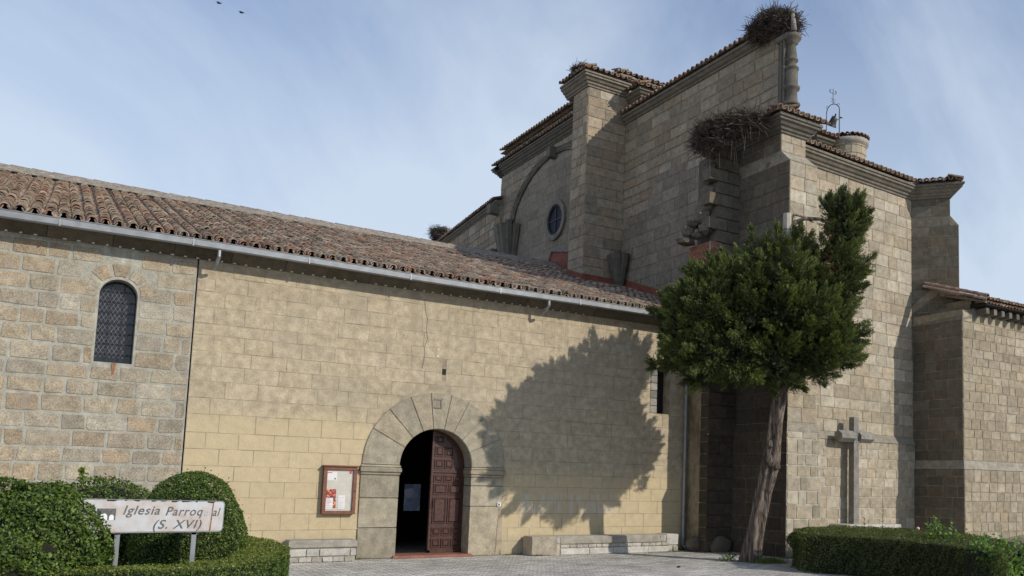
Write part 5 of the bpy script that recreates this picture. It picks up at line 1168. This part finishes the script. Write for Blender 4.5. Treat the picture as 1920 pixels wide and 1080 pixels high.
def bush(name, label, c, rad, n, size, mat, cat='bush', power=2.0, group=None, core=True, zmin=.0, rough=.03):
    c = np.array(c); rad = np.array(rad); d = unit(rng.normal(0, 1, (n, 3)))
    d = d[d[:, 2] > -.75]; n = len(d)
    if power != 2: m_ = (np.abs(d)**power).sum(1)**(1/power); d = d/m_[:, None]
    depth = 1-rng.exponential(.035, n).clip(0, .25)
    P = c+d*rad*depth[:, None]; P += unit(d/rad)*(noise_disp(P, 7, rough)+noise_disp(P, 17, rough*.7))[:, None]; P = P[P[:, 2] > zmin]; n = len(P)
    nr = unit((P-c)/rad**2)
    k_ = rng.random(n) < .035; P[k_] += nr[k_]*rng.exponential(.02, k_.sum()).clip(0, .05)[:, None]+np.array([0, 0, .012])
    v, f = leaves(P, nr, size); tint = np.repeat(np.clip(rng.normal(.46, .30, n), 0, 1), 4)
    t = thing(name, label, cat, (float(c[0]), float(c[1]), 0), group)
    np_obj('foliage', v, f, tint, mat, t)
    b = MB(); vs, fs = rock(tuple(c), 1, tuple(rad*.85), 4, 1, .012); vs = [(x, y, max(z, .01)) for x, y, z in vs]; b.add(vs, fs); b.build('inner_twigs', M['hedge_core'], t)
    return t
bush('round_bush', 'large leafy green bush at the left edge, overlapping the sign', (.0, 10.13, .84), (.62, .56, .73), 32000, .035, M['box_leaf'], rough=.05)
bush('round_bush', 'small bush behind, between the left bush and the round clipped one', (.70, 13.1, .95), (.72, .6, .62), 14000, .032, M['box_leaf'])
bush('round_bush', 'smoothly clipped round boxwood bush behind the sign', (1.52, 11.75, .83), (.60, .56, .86), 46000, .024, M['box_leaf'], rough=.012)
P = np.array([(.36+rng.normal(0, .018), 9.95+rng.normal(0, .018), 1.56+i*.004) for i in range(34)])
v, f = leaves(P, np.tile([0, -1., .4], (34, 1)), .05); so_ = np_obj('box_shoot', v, f, np.repeat(rng.uniform(.5, 1, 34), 4), M['box_leaf'], loc=(.36, 9.95, 1.5)); tag(so_, 'single stray shoot sticking up from the top of the left bush', 'shoot')
# under-planting between
n = 5000; P = np.c_[rng.uniform(.1, 2.2, n), rng.uniform(10.3, 13.4, n), rng.uniform(.05, .75, n)**1.0]
v, f = leaves(P, np.tile([0, -.3, 1.], (n, 1)), .035)
uo = np_obj('shrub_undergrowth', v, f, np.repeat(rng.uniform(0, .8, n), 4), M['box_leaf'], loc=(1.1, 11.8, 0), kind='stuff'); tag(uo, 'loose green undergrowth inside the ring hedge behind the sign', 'undergrowth')
b = MB(); b.add([(-1.5, 9.6, .02), (2.5, 10.5, .02), (2.8, 14.3, .02), (-1.5, 14.3, .02)], [(0, 1, 2, 3)]); b.build('planting_soil', M['soil'], kind='structure')

def hedge_poly(name, label, outer, inner, z1, n_top, n_side, size, mat, topmat=None, rough=.03, z0=0):
    """hedge between two plan outlines: leaf-covered top and sides round a dark core"""
    cen = np.mean(outer, 0); t = thing(name, label, 'hedge', (float(cen[0]), float(cen[1]), 0))
    outer = np.array(outer, float); inner = None if inner is None else np.array(inner, float); Ps = []; Ns = []
    def along(poly, n, closed, sgn_n, nsides):
        segs = [(poly[i], poly[(i+1) % len(poly)]) for i in range(len(poly)-(0 if closed else 1))]
        ls = np.array([np.linalg.norm(b-a) for a, b in segs]); pr = ls/ls.sum(); k = rng.choice(len(segs), n, p=pr); tt_ = rng.random(n)
        A_ = np.array([s[0] for s in segs])[k]; B_ = np.array([s[1] for s in segs])[k]; xy = A_+(B_-A_)*tt_[:, None]; d_ = unit(np.c_[B_-A_, np.zeros(n)]); nr = np.c_[d_[:, 1], -d_[:, 0], np.zeros(n)]*sgn_n
        z = z0+(z1-z0)*rng.random(n)**.8
        return np.c_[xy, z], nr
    closed = inner is None
    P, Nr = along(outer, n_side, closed, 1, 0); Ps.append(P); Ns.append(Nr)
    if inner is not None: P, Nr = along(inner, n_side//2, False, -1, 0); Ps.append(P); Ns.append(Nr)
    if inner is not None:
        m_ = len(outer); segA = np.array([(outer[i], outer[i+1], inner[i+1], inner[i]) for i in range(m_-1)]); ar = np.array([abs(np.cross(q[1]-q[0], q[3]-q[0])) for q in segA]); k = rng.choice(len(segA), n_top, p=ar/ar.sum()); a = rng.random(n_top)[:, None]; b_ = rng.random(n_top)[:, None]; Q = segA[k]
        xy = (Q[:, 0]*(1-a)+Q[:, 1]*a)*(1-b_)+(Q[:, 3]*(1-a)+Q[:, 2]*a)*b_
    else:
        tris = np.array([(cen, outer[i], outer[(i+1) % len(outer)]) for i in range(len(outer))]); ar = np.array([abs(np.cross(q[1]-q[0], q[2]-q[0])) for q in tris]); k = rng.choice(len(tris), n_top, p=ar/ar.sum()); a = np.sqrt(rng.random(n_top))[:, None]; b_ = rng.random(n_top)[:, None]; Q = tris[k]
        xy = Q[:, 0]*(1-a)+Q[:, 1]*a*(1-b_)+Q[:, 2]*a*b_
    Pt = np.c_[xy, np.full(n_top, z1)-rng.exponential(.02, n_top)]
    P = np.concatenate(Ps); Nr = np.concatenate(Ns); 
    ins = .05*np.clip((P[:, 2]-(z1-.08))/.08, 0, 1)[:, None]
    P = P-Nr*(ins+rng.exponential(.02, len(P))[:, None])+Nr*(noise_disp(P, 5, rough)+noise_disp(P, 14, rough*.6))[:, None]
    Pt[:, 2] += noise_disp(Pt, 4, rough*.6)+noise_disp(Pt, 13, rough*.4)
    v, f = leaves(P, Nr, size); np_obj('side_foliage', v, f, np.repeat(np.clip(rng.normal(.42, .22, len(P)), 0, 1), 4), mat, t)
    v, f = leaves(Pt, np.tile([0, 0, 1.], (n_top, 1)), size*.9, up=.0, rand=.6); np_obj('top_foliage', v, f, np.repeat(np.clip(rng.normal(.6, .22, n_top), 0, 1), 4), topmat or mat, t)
    b = MB(); e = .05
    if inner is not None:
        for i in range(len(outer)-1):
            o0, o1, i1, i0 = [V((*q, 0)) for q in (outer[i], outer[i+1], inner[i+1], inner[i])]
            w0 = (i0-o0)*.12; w1 = (i1-o1)*.12
            b.prism([o0+w0, o1+w1, i1-w1, i0-w0], (0, 0, z1-e))
    else:
        b.prism([V((*(q+(cen-q)*.10), z0+.01)) for q in outer], (0, 0, z1-z0-e))
    b.build('inner_twigs', M['hedge_core'], t); return t
# ring hedge round the left bed
out_p = [(-1.6, 12.6), (-1.35, 11.1), (-.75, 10.1), (.1, 9.55), (.75, 9.32), (1.3, 9.32), (1.75, 9.62), (2.12, 10.15), (2.42, 10.85), (2.62, 11.7), (2.68, 12.7), (2.55, 13.7), (2.2, 14.5), (1.5, 15.1)]
cx_, cy_ = .6, 12.3; in_p = []
for x, y in out_p:
    d_ = math.hypot(x-cx_, y-cy_); k = (d_-.58)/d_; in_p.append((cx_+(x-cx_)*k, cy_+(y-cy_)*k))
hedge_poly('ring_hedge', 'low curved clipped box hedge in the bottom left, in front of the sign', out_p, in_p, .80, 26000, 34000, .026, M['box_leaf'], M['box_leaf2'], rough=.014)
# right bed hedge
hp = [(12.35, 12.9), (12.75, 12.2), (12.95, 11.3), (12.90, 10.4), (12.55, 9.4), (12.1, 8.3), (13.1, 8.8), (14.6, 10.0), (15.7, 11.1), (16.5, 13.0), (16.2, 14.4), (15.3, 15.0), (14.2, 14.7), (13.0, 13.9)]
hedge_poly('bed_hedge', 'broad low clipped hedge at the bottom right, shaded side facing the path', hp, None, .76, 34000, 42000, .034, M['hedge_leaf'], M['hedge_leaf'], rough=.035)
bush('topiary_bush', 'low flat topiary bush on bare stems at the left end of the right hedge', (13.2, 13.55, .56), (.48, .5, .22), 9000, .03, M['hedge_leaf'], rough=.02, zmin=.25)
b = MB()
for k in range(4): b.tube((13.2+.1*k, 13.6-.1*k, 0), (12.8+.18*k, 13.4+.1*k, .55), .02, .012, 5)
st_o = b.build('shrub_stem', M['bark'], loc=(13.2, 13.5, 0)); tag(st_o, 'thin bare stems under the topiary bush', 'stems')
# taller rose growth at the right
def rose(label, c, h_, r_, n, size, lab2='rose bush'):
    t = thing('rose_bush', label, lab2, (c[0], c[1], 0)); b = MB(); Ps = []; Ns = []
    for k in range(16):
        a = random.uniform(0, 6.28); rr = r_*random.uniform(.2, 1); tip = V((c[0]+rr*math.cos(a), c[1]+rr*math.sin(a), h_*random.uniform(.72, 1.05))); base = V((c[0]+rr*.2*math.cos(a), c[1]+rr*.2*math.sin(a), .05)); b.tube(base, tip, .009, .004, 4)
        for q in range(n//16):
            s_ = random.uniform(.35, 1); p = base.lerp(tip, s_)+V((random.gauss(0, .07), random.gauss(0, .07), random.gauss(0, .04))); Ps.append(tuple(p)); Ns.append((0, -.3, 1))
    b.build('stem', M['bark'], t); P = np.array(Ps); v, f = leaves(P, np.array(Ns), size, rand=.7, asp=.65); np_obj('leaves', v, f, np.repeat(rng.uniform(.15, 1, len(P)), 4), M['rose_leaf'], t); return t
rose('bright green rose bush standing above the right hedge', (14.35, 11.15), 1.12, .42, 520, .075)
rose('darker rose foliage at the right end of the hedge, near the car', (12.75, 8.75), .92, .62, 900, .075)
rose('low rose shoots between the two taller rose bushes', (14.0, 10.0), .88, .5, 420, .065)
vs, fs = rock((13.75, 11.25, .93), .045, (1, 1, .9), 1, 7); b = MB(); b.add(vs, fs); tag(b.build('rose_bloom', M['bud'], loc=(13.75, 11.25, .93)), 'single pink rose flower on top of the right hedge', 'flower')
b = MB()
for (x, y, h_) in ((14.75, 13.0, 1.30), (14.35, 13.15, 1.05)):
    b.tube((x, y, .5), (x+.02, y, h_), .006, .003, 4)
    for k in range(26): z = random.uniform(.8, h_); a = random.uniform(0, 6.28); b.tube((x, y, z), (x+.05*math.cos(a), y+.05*math.sin(a), z+.02), .006, .002, 3)
tag(b.build('weed_stalk', M['grass'], loc=(14.6, 13.1, 0)), 'thin flowering weed stalks rising above the right hedge', 'weeds')

# =================================================================== THE TREE
tree = thing('juniper_tree', 'leaning juniper with twisted bare trunk and dense dark crown before the buttress', 'tree', (12.95, 15.1, 0))
bm = bmesh.new()
TP = [((12.92, 15.12, -.05), 0.240, 0), ((12.93, 15.05, .35), 0.196, .3), ((12.94, 14.93, .9), 0.172, .8), ((12.98, 14.80, 1.4), 0.160, 1.3), ((13.01, 14.69, 1.85), 0.160, 1.8), ((13.0, 14.60, 2.2), 0.172, 2.1), ((13.0, 14.52, 2.6), 0.144, 2.5), ((12.98, 14.42, 3.1), 0.148, 3.0), ((12.99, 14.36, 3.5), 0.148, 3.4), ((12.95, 14.27, 4.0), 0.152, 3.8), ((12.9, 14.15, 4.7), 0.120, 4.2), ((12.85, 14.0, 5.6), 0.096, 4.6), ((12.8, 13.9, 6.6), 0.064, 5)]
def trunk(pts, name, twist=1.6, lob=(5, .20), n=32):
    dense = []
    for i in range(len(pts)-1):
        a, b_ = pts[i], pts[i+1]
        for k in range(5): t = k/5; t2 = t*t*(3-2*t); dense.append((V(a[0]).lerp(V(b_[0]), t), a[1]+(b_[1]-a[1])*t2))
    dense.append((V(pts[-1][0]), pts[-1][1])); vs = []; L_ = len(dense); s_ = 0
    for i, (p, r_) in enumerate(dense):
        if i: s_ += (dense[i][0]-dense[i-1][0]).length
        for k in range(n):
            a = 2*math.pi*k/n; q = 1+lob[1]*math.sin(lob[0]*a+twist*s_)+.09*math.sin(9*a-1.1*s_+2)+.05*math.sin(3*a+4*s_)
            if i < 5: q *= 1+.12*math.sin(4*a+1)*(5-i)/5
            vs.append(p+V((math.cos(a)*r_*q, math.sin(a)*r_*q, 0)))
    fs = [(i*n+k, i*n+(k+1) % n, (i+1)*n+(k+1) % n, (i+1)*n+k) for i in range(L_-1) for k in range(n)]; fs.append(tuple(range((L_-1)*n, L_*n)))
    b = MB(); b.add(vs, fs); return b.build(name, M['bark'], tree, smooth=True)
trunk(TP, 'trunk')
M['cutwood'] = plain('cut_wood', (.42, .38, .32), .9)
b = MB(); b.tube((12.80, 14.25, 3.83), (12.72, 14.10, 3.95), .085, .075, 9); b.build('cut_stub', M['cutwood'], tree)
def limb(pts, r0_, r1_, name='limb', mt='bark'):
    b = MB(); n_ = len(pts)-1
    for i in range(n_): b.tube(pts[i], pts[i+1], r0_+(r1_-r0_)*i/n_, r0_+(r1_-r0_)*(i+1)/n_, 8)
    return b.build(name, M[mt], tree)
for (kx, ky, kz, kr) in ((12.88, 14.49, 2.2, .10), (13.05, 14.45, 2.1, .09), (12.86, 14.46, 2.55, .07), (13.0, 14.62, 1.7, .08)):
    vs, fs = rock((kx, ky, kz), kr, (1, .8, 1.3), 2, int(kz*10)); b = MB(); b.add(vs, fs); b.build('bark_knot', M['bark'], tree, smooth=True)
limb([(12.85, 14.0, 5.6), (12.78, 13.9, 6.5), (12.65, 13.77, 7.09), (12.63, 13.75, 7.43)], .12, .085, mt='cutwood')
limb([(12.66, 13.76, 7.15), (12.85, 13.68, 7.27), (13.0, 13.62, 7.36), (13.36, 13.47, 7.38), (13.75, 13.32, 7.2)], .06, .03)
limb([(12.68, 13.74, 7.3), (12.8, 13.7, 7.42), (12.95, 13.64, 7.4), (13.2, 13.55, 7.3)], .03, .015)
limb([(12.97, 14.3, 4.0), (13.3, 14.0, 4.6), (13.7, 13.6, 5.6), (13.8, 13.4, 6.6), (13.85, 13.3, 7.5)], .10, .04)
limb([(12.97, 14.3, 3.9), (12.5, 14.5, 4.5), (11.9, 14.7, 4.9), (11.3, 15.0, 5.2)], .10, .03)
limb([(12.97, 14.3, 3.85), (12.5, 14.2, 4.2), (11.8, 14.6, 4.3)], .08, .03)
limb([(12.97, 14.3, 4.0), (13.5, 14.2, 4.4), (14.2, 14.0, 4.7)], .08, .03)
BLOBS=[(11.56,13.35,6.25,0.35),(12.21,14.10,6.57,0.46),(13.15,15.07,6.81,0.39),(12.02,13.00,6.37,0.32),(12.67,13.77,6.71,0.43),(13.64,14.72,6.94,0.37),(12.45,13.03,6.01,0.33),(13.16,13.71,6.26,0.43),(13.90,14.57,6.48,0.37),(11.92,13.37,5.78,0.43),(12.53,14.11,5.99,0.56),(13.36,14.97,6.25,0.48),(11.41,13.84,5.77,0.38),(12.04,14.62,6.11,0.50),(12.63,15.35,6.28,0.42),(10.82,13.94,5.94,0.25),(11.37,14.68,6.21,0.33),(12.11,15.66,6.43,0.28),(10.59,14.51,5.36,0.38),(11.04,15.07,5.59,0.49),(11.70,15.95,5.74,0.41),(10.41,14.48,4.92,0.33),(10.85,15.20,5.08,0.43),(11.59,16.22,5.28,0.36),(10.78,14.00,5.23,0.45),(11.57,14.96,5.47,0.60),(12.21,15.78,5.70,0.50),(11.47,13.60,4.99,0.50),(12.17,14.42,5.27,0.67),(12.89,15.38,5.46,0.57),(12.15,13.18,5.16,0.50),(13.00,14.08,5.50,0.67),(13.46,14.60,5.49,0.56),(12.67,12.78,5.08,0.39),(13.59,13.69,5.39,0.52),(14.04,14.20,5.45,0.43),(13.18,12.62,4.75,0.28),(13.89,13.30,4.89,0.37),(14.58,13.92,5.00,0.31),(10.35,14.53,4.29,0.29),(10.86,15.35,4.54,0.39),(11.50,16.28,4.55,0.33),(10.53,15.18,4.14,0.18),(10.72,15.49,4.24,0.22),(11.10,15.95,4.25,0.19),(10.76,14.06,4.33,0.43),(11.58,15.21,4.58,0.58),(12.16,15.91,4.66,0.49),(11.44,13.82,4.21,0.43),(12.26,14.70,4.38,0.57),(12.78,15.35,4.44,0.47),(12.15,13.40,4.21,0.43),(12.84,14.18,4.45,0.57),(13.64,15.02,4.56,0.48),(12.86,13.04,4.38,0.43),(13.33,13.52,4.59,0.56),(14.31,14.55,4.74,0.48),(13.12,12.47,4.35,0.26),(14.07,13.33,4.64,0.35),(14.62,13.86,4.71,0.29),(11.04,14.89,3.88,0.19),(11.42,15.29,4.04,0.25),(11.75,15.84,4.04,0.20),(11.46,14.32,3.86,0.17),(11.83,14.84,4.07,0.23),(12.11,15.18,4.01,0.18),(12.25,14.02,3.96,0.18),(12.52,14.31,4.04,0.23),(12.84,14.66,4.00,0.18),(12.67,13.36,3.83,0.16),(13.26,14.00,4.01,0.21),(13.65,14.32,4.02,0.17),(13.07,13.06,4.05,0.22),(13.60,13.61,4.22,0.29),(14.07,14.13,4.24,0.24),(10.47,14.74,5.51,0.17),(10.89,15.26,5.78,0.23),(11.29,15.92,5.88,0.19),(10.91,14.53,5.85,0.21),(11.38,15.10,6.14,0.27),(11.59,15.41,6.11,0.22),(13.76,12.84,4.31,0.14),(14.09,13.10,4.41,0.18),(14.71,13.66,4.43,0.15),(10.69,15.73,4.20,0.10),(13.80,13.08,7.56,0.33),(14.13,13.39,7.70,0.34),(13.61,13.21,7.67,0.31),(13.93,13.52,7.81,0.32),(13.88,13.01,7.74,0.25),(14.21,13.31,7.88,0.25),(13.39,13.34,7.78,0.14),(13.71,13.66,7.92,0.15),(13.83,13.14,7.05,0.35),(14.15,13.44,7.18,0.36),(13.71,13.26,6.71,0.27),(14.03,13.57,6.82,0.27),(13.90,13.17,6.37,0.31),(14.23,13.48,6.48,0.32),(13.87,13.25,5.86,0.31),(14.20,13.57,5.96,0.32),(13.78,13.39,5.34,0.33),(14.10,13.70,5.43,0.34),(13.46,13.38,7.16,0.16),(13.78,13.69,7.28,0.17),(13.95,13.16,6.14,0.19),(14.28,13.47,6.25,0.19),(13.99,12.96,7.51,0.14),(14.32,13.26,7.65,0.15),(13.44,13.46,6.59,0.10),(13.76,13.78,6.70,0.11),(13.64,13.41,5.91,0.16),(13.96,13.73,6.01,0.17)]
BLOBS += [(13.38, 13.52, 6.35, .26), (13.5, 13.45, 5.95, .30), (13.35, 13.55, 5.6, .32), (13.47, 13.45, 6.65, .16), (13.62, 13.75, 6.2, .26), (13.3, 13.8, 6.6, .2)]
BLOBS = [((12.55+(x-12.55)*.93, 14.45+(y-14.45)*.88, z, r_) if z < 6.3 and r_ > .1 else (x, y, z, r_)) for x, y, z, r_ in BLOBS]
BL = np.array(BLOBS); cen = np.array([12.5, 14.3, 4.9])
SP = []; SD = []; ST = []
for (x, y, z, r_) in BLOBS:
    if z > 6.2 and x < 13.2: z -= .22
    if 5.4 < z < 6.2 and x < 12.15: z -= .16
    up_ = z > 5.2 and x > 13.35 and r_ < .37
    r_ *= (.80 if z > 7.2 else 1.0) if up_ else 1.04
    c = np.array([x, y, z-(.12 if up_ and z > 7.4 else 0)]); m_ = max(4, int(r_*r_*95))
    # each blob carries several boughs: small tufted clumps on its surface
    for q in range(m_):
        d_ = unit(rng.normal(0, 1, (1, 3))+np.array([[0, 0, .25]]))[0]; cc = c+d_*r_*rng.uniform(.55, .95); rc = rng.choice([.08, .12, .17, .23, .28])*rng.uniform(.85, 1.15)*min(1, r_/.28)
        od = unit((cc-cen)[None])[0]; bough = unit((od*.55+d_*.6+np.array([0, 0, .55]))[None])[0]
        k = int(84*(rc/.18)**1.6)+8; tint = np.clip(rng.normal(.36, .17), .02, .9)
        s_ = rng.random(k); P = cc+bough*(s_[:, None]-.42)*rc*2.5+rng.normal(0, 1, (k, 3))*rc*(.40*(1.15-s_[:, None]*.95))
        SP.append(P); SD.append(unit(bough*1.0+unit(P-cc)*.75+rng.normal(0, .3, (k, 3)))); ST.append(np.clip(tint+s_*.50-.20+rng.normal(0, .08, k), 0, 1))
SP = np.concatenate(SP); SD = np.concatenate(SD); ST = np.concatenate(ST); nS = len(SP)
print('sprays', nS)
NB = 6; vv = []; tn = []
side = unit(np.cross(SD, rng.normal(0, 1, (nS, 3)))); nrm = np.cross(SD, side)
Ls = rng.uniform(.07, .13, nS)[:, None]
for k in range(NB):
    t = (k//2)/(NB/2-1+1e-6)*.75; sg_ = 1 if k % 2 else -1; base = SP+SD*Ls*t; dr = unit(SD*.9+side*sg_*(.65-.25*t)+nrm*rng.normal(0, .25, (nS, 1))); ln_ = Ls*(.62-.22*t)
    wv = unit(np.cross(dr, nrm+rng.normal(0, .5, (nS, 3))))*Ls*.105
    vv.append(np.stack([base-wv, base+wv, base+dr*ln_], 1)); tn.append(np.clip(ST+t*.12, 0, 1))
Vv = np.concatenate(vv).reshape(-1, 3); Ff = np.arange(len(Vv)).reshape(-1, 3)
np_obj('crown', Vv, Ff, np.repeat(np.concatenate(tn), 3), M['juniper'], tree)
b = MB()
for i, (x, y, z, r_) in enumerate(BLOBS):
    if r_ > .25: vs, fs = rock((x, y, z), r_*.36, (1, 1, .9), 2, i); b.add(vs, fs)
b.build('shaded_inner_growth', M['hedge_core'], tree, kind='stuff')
# dead brown sprays in the gap
b = MB()
for k in range(420):
    p = V((random.uniform(13.35, 13.85), random.uniform(13.2, 13.5), random.uniform(5.9, 7.3))); d_ = V((random.gauss(0, 1), random.gauss(0, 1), random.gauss(0, 1))).normalized()*.1; b.tube(p, p+d_, .006, .002, 3)
b.build('dead_twigs', M['rust'], tree)
# grass and weeds at the foot
def tuft(label, c, n, h_, r_, cat='weeds', mt='grass'):
    P = np.c_[rng.normal(c[0], r_, n), rng.normal(c[1], r_*.6, n), np.zeros(n)]; d_ = unit(np.c_[rng.normal(0, .45, (n, 2)), np.ones(n)]); hh_ = h_*rng.uniform(.4, 1.1, n)[:, None]; s_ = unit(np.cross(d_, rng.normal(0, 1, (n, 3))))*.007
    v = np.stack([P-s_, P+s_, P+d_*hh_], 1).reshape(-1, 3); o = np_obj('grass_tuft', v, np.arange(len(v)).reshape(-1, 3), np.repeat(rng.random(n), 3), M[mt], loc=(c[0], c[1], 0)); o['kind'] = 'stuff'; tag(o, label, cat)
tuft('green grass tuft at the foot of the leaning tree', (13.15, 14.75), 700, .16, .17)
n = 260; P = np.c_[rng.normal(12.52, .12, n), rng.normal(15.35, .1, n), rng.uniform(.01, .17, n)]
v, f = leaves(P, np.tile([0, -.4, 1.], (n, 1)), .045); wo = np_obj('small_weed', v, f, np.repeat(rng.uniform(0, .7, n), 4), M['box_leaf'], loc=(12.52, 15.35, 0)); tag(wo, 'small leafy weed growing left of the tree foot', 'weed')

n = 420; a_ = rng.random(n); P = np.c_[np.where(a_ < .5, rng.uniform(2.7, 9, n), rng.uniform(9, 14, n)), np.where(a_ < .3, rng.uniform(9.5, 15, n), 17.9-rng.exponential(.7, n)), np.full(n, .012)]
v, f = leaves(P, np.tile([0, 0, 1.], (n, 1)), .035, up=0, rand=.25); lo = np_obj('fallen_leaves', v, f, np.repeat(rng.random(n), 4), M['litter'], loc=(8, 15, 0), kind='stuff'); tag(lo, 'sparse dry leaf litter and grit on the paving near the wall', 'leaf litter')
n = 900; P = np.c_[rng.choice([3.2, 5.3, 8.6, 9.1, 12.9, 13.3, 14.2, 14.5], n)+rng.normal(0, .16, n), np.zeros(n), rng.exponential(.022, n)]; P[:, 1] = np.where(P[:, 0] > 14.1, 15.42, np.where((P[:, 0] > 9) & (P[:, 0] < 13), 17.88, 18.32))+rng.normal(0, .025, n)
v, f = leaves(P, np.tile([0, -.5, .8], (n, 1)), .03); lo = np_obj('wall_foot_weeds', v, f, np.repeat(rng.uniform(.1, .8, n), 4), M['grass'], loc=(9, 18, 0), kind='stuff'); tag(lo, 'tiny weeds rooted along the foot of the walls', 'weeds')
# =================================================================== CAR
car = thing('parked_car', 'dark navy parked car, only its nose showing behind the right hedge', 'car', (15.9, 9.0, 0))
cx0 = V((14.45, 9.72, 0)); ax = V((.93, -.36, 0)).normalized(); ay = V((-ax.y, ax.x, 0))
cpp = lambda u, v_, z: cx0+ax*u+ay*v_+V((0, 0, z))
secs = [(0, .30, .62, .55), (.12, .22, .76, .72), (.5, .2, .84, .80), (1.0, .2, .91, .84), (1.35, .2, .95, .85), (3.6, .2, .98, .85), (4.0, .22, .92, .82), (4.2, .32, .8, .7)]
b = MB(); vs = []
for (u, zb, zt, hw) in secs:
    for (v_, z) in ((-hw, zb), (-hw*1.02, (zb+zt)/2), (-hw*.95, zt-.06), (-hw*.78, zt), (hw*.78, zt), (hw*.95, zt-.06), (hw*1.02, (zb+zt)/2), (hw, zb)): vs.append(cpp(u, v_, z))
fs = [(i*8+k, i*8+(k+1) % 8, (i+1)*8+(k+1) % 8, (i+1)*8+k) for i in range(len(secs)-1) for k in range(8)]+[tuple(range(8)), tuple(range((len(secs)-1)*8, len(secs)*8))]
b.add(vs, fs); b.build('body', M['carpaint'], car, smooth=False)
b = MB(); b.hexa([cpp(1.15, -.66, .93), cpp(1.15, .66, .93), cpp(3.9, .66, .95), cpp(3.9, -.66, .95), cpp(1.75, -.52, 1.40), cpp(1.75, .52, 1.40), cpp(3.3, .52, 1.40), cpp(3.3, -.52, 1.40)]); b.build('cabin_glass', M['carglass'], car)
b = MB(); b.hexa([cpp(1.72, -.54, 1.385), cpp(1.72, .54, 1.385), cpp(3.32, .54, 1.385), cpp(3.32, -.54, 1.385), cpp(1.9, -.46, 1.43), cpp(1.9, .46, 1.43), cpp(3.2, .46, 1.43), cpp(3.2, -.46, 1.43)]); b.build('car_roof', M['carpaint'], car)
for u in (.85, 3.35):
    for v_ in (-.80, .80):
        p = cpp(u, v_, .31); b = MB(); b.tube(p-ay*.10, p+ay*.10, .31, n=20); wh = b.build('wheel', M['tyre'], car)
        b = MB(); b.tube(p-ay*.105, p+ay*.105, .19, n=14); b.build('rim', M['chrome'], wh)
for v_ in (-.55, .55):
    b = MB(); vs, fs = rock(tuple(cpp(.12, v_, .62)), .1, (1, 1.2, .7), 2, 5); b.add(vs, fs); b.build('headlight', M['paper'], car)

# =================================================================== BIRDS
for i, (x, y, z) in enumerate(((5.06, 42.89, 22.5), (5.92, 42.34, 22.1), (28.2, 27.24, 18.07))):
    s_ = .13 if i < 2 else .11; b = MB(); c = V((x, y, z))
    b.tube(c-RV*s_*.9, c, s_*.12, s_*.28, 6); b.tube(c, c+RV*s_*.8, s_*.28, s_*.08, 6)
    for sg_ in (1, -1): b.add([c+RV*s_*.2, c-RV*s_*.4, c-RV*s_*(.9)+V((0, 0, s_*.9*(1 if sg_ > 0 else .1)))+F*s_*sg_*1.2, c+V((0, 0, s_*.35))+F*s_*.5*sg_], [(0, 1, 2, 3)])
    tag(b.build('flying_bird', M['iron'], loc=(x, y, z)), ('small dark bird high in the sky, upper of two', 'small dark bird high in the sky, lower of two', 'small bird flying just right of the bell frame')[i], 'bird')
for k, (x, y) in enumerate(((10.6, 14.6), (13.0, 13.3))):
    vs, fs = rock((x, y, .02), .035, (1.3, 1, .6), 1, k); b = MB(); b.add(vs, fs); tag(b.build('pebble', M['twigcore'], loc=(x, y, 0)), ('dark pebble on the paving in front of the long bench', 'dark pebble on the paving in front of the tree')[k], 'pebble')

# finish the two big nave sets (kept last so that trimming above is in)
stones.finish('stones'); rblocks.finish('render_blocks')
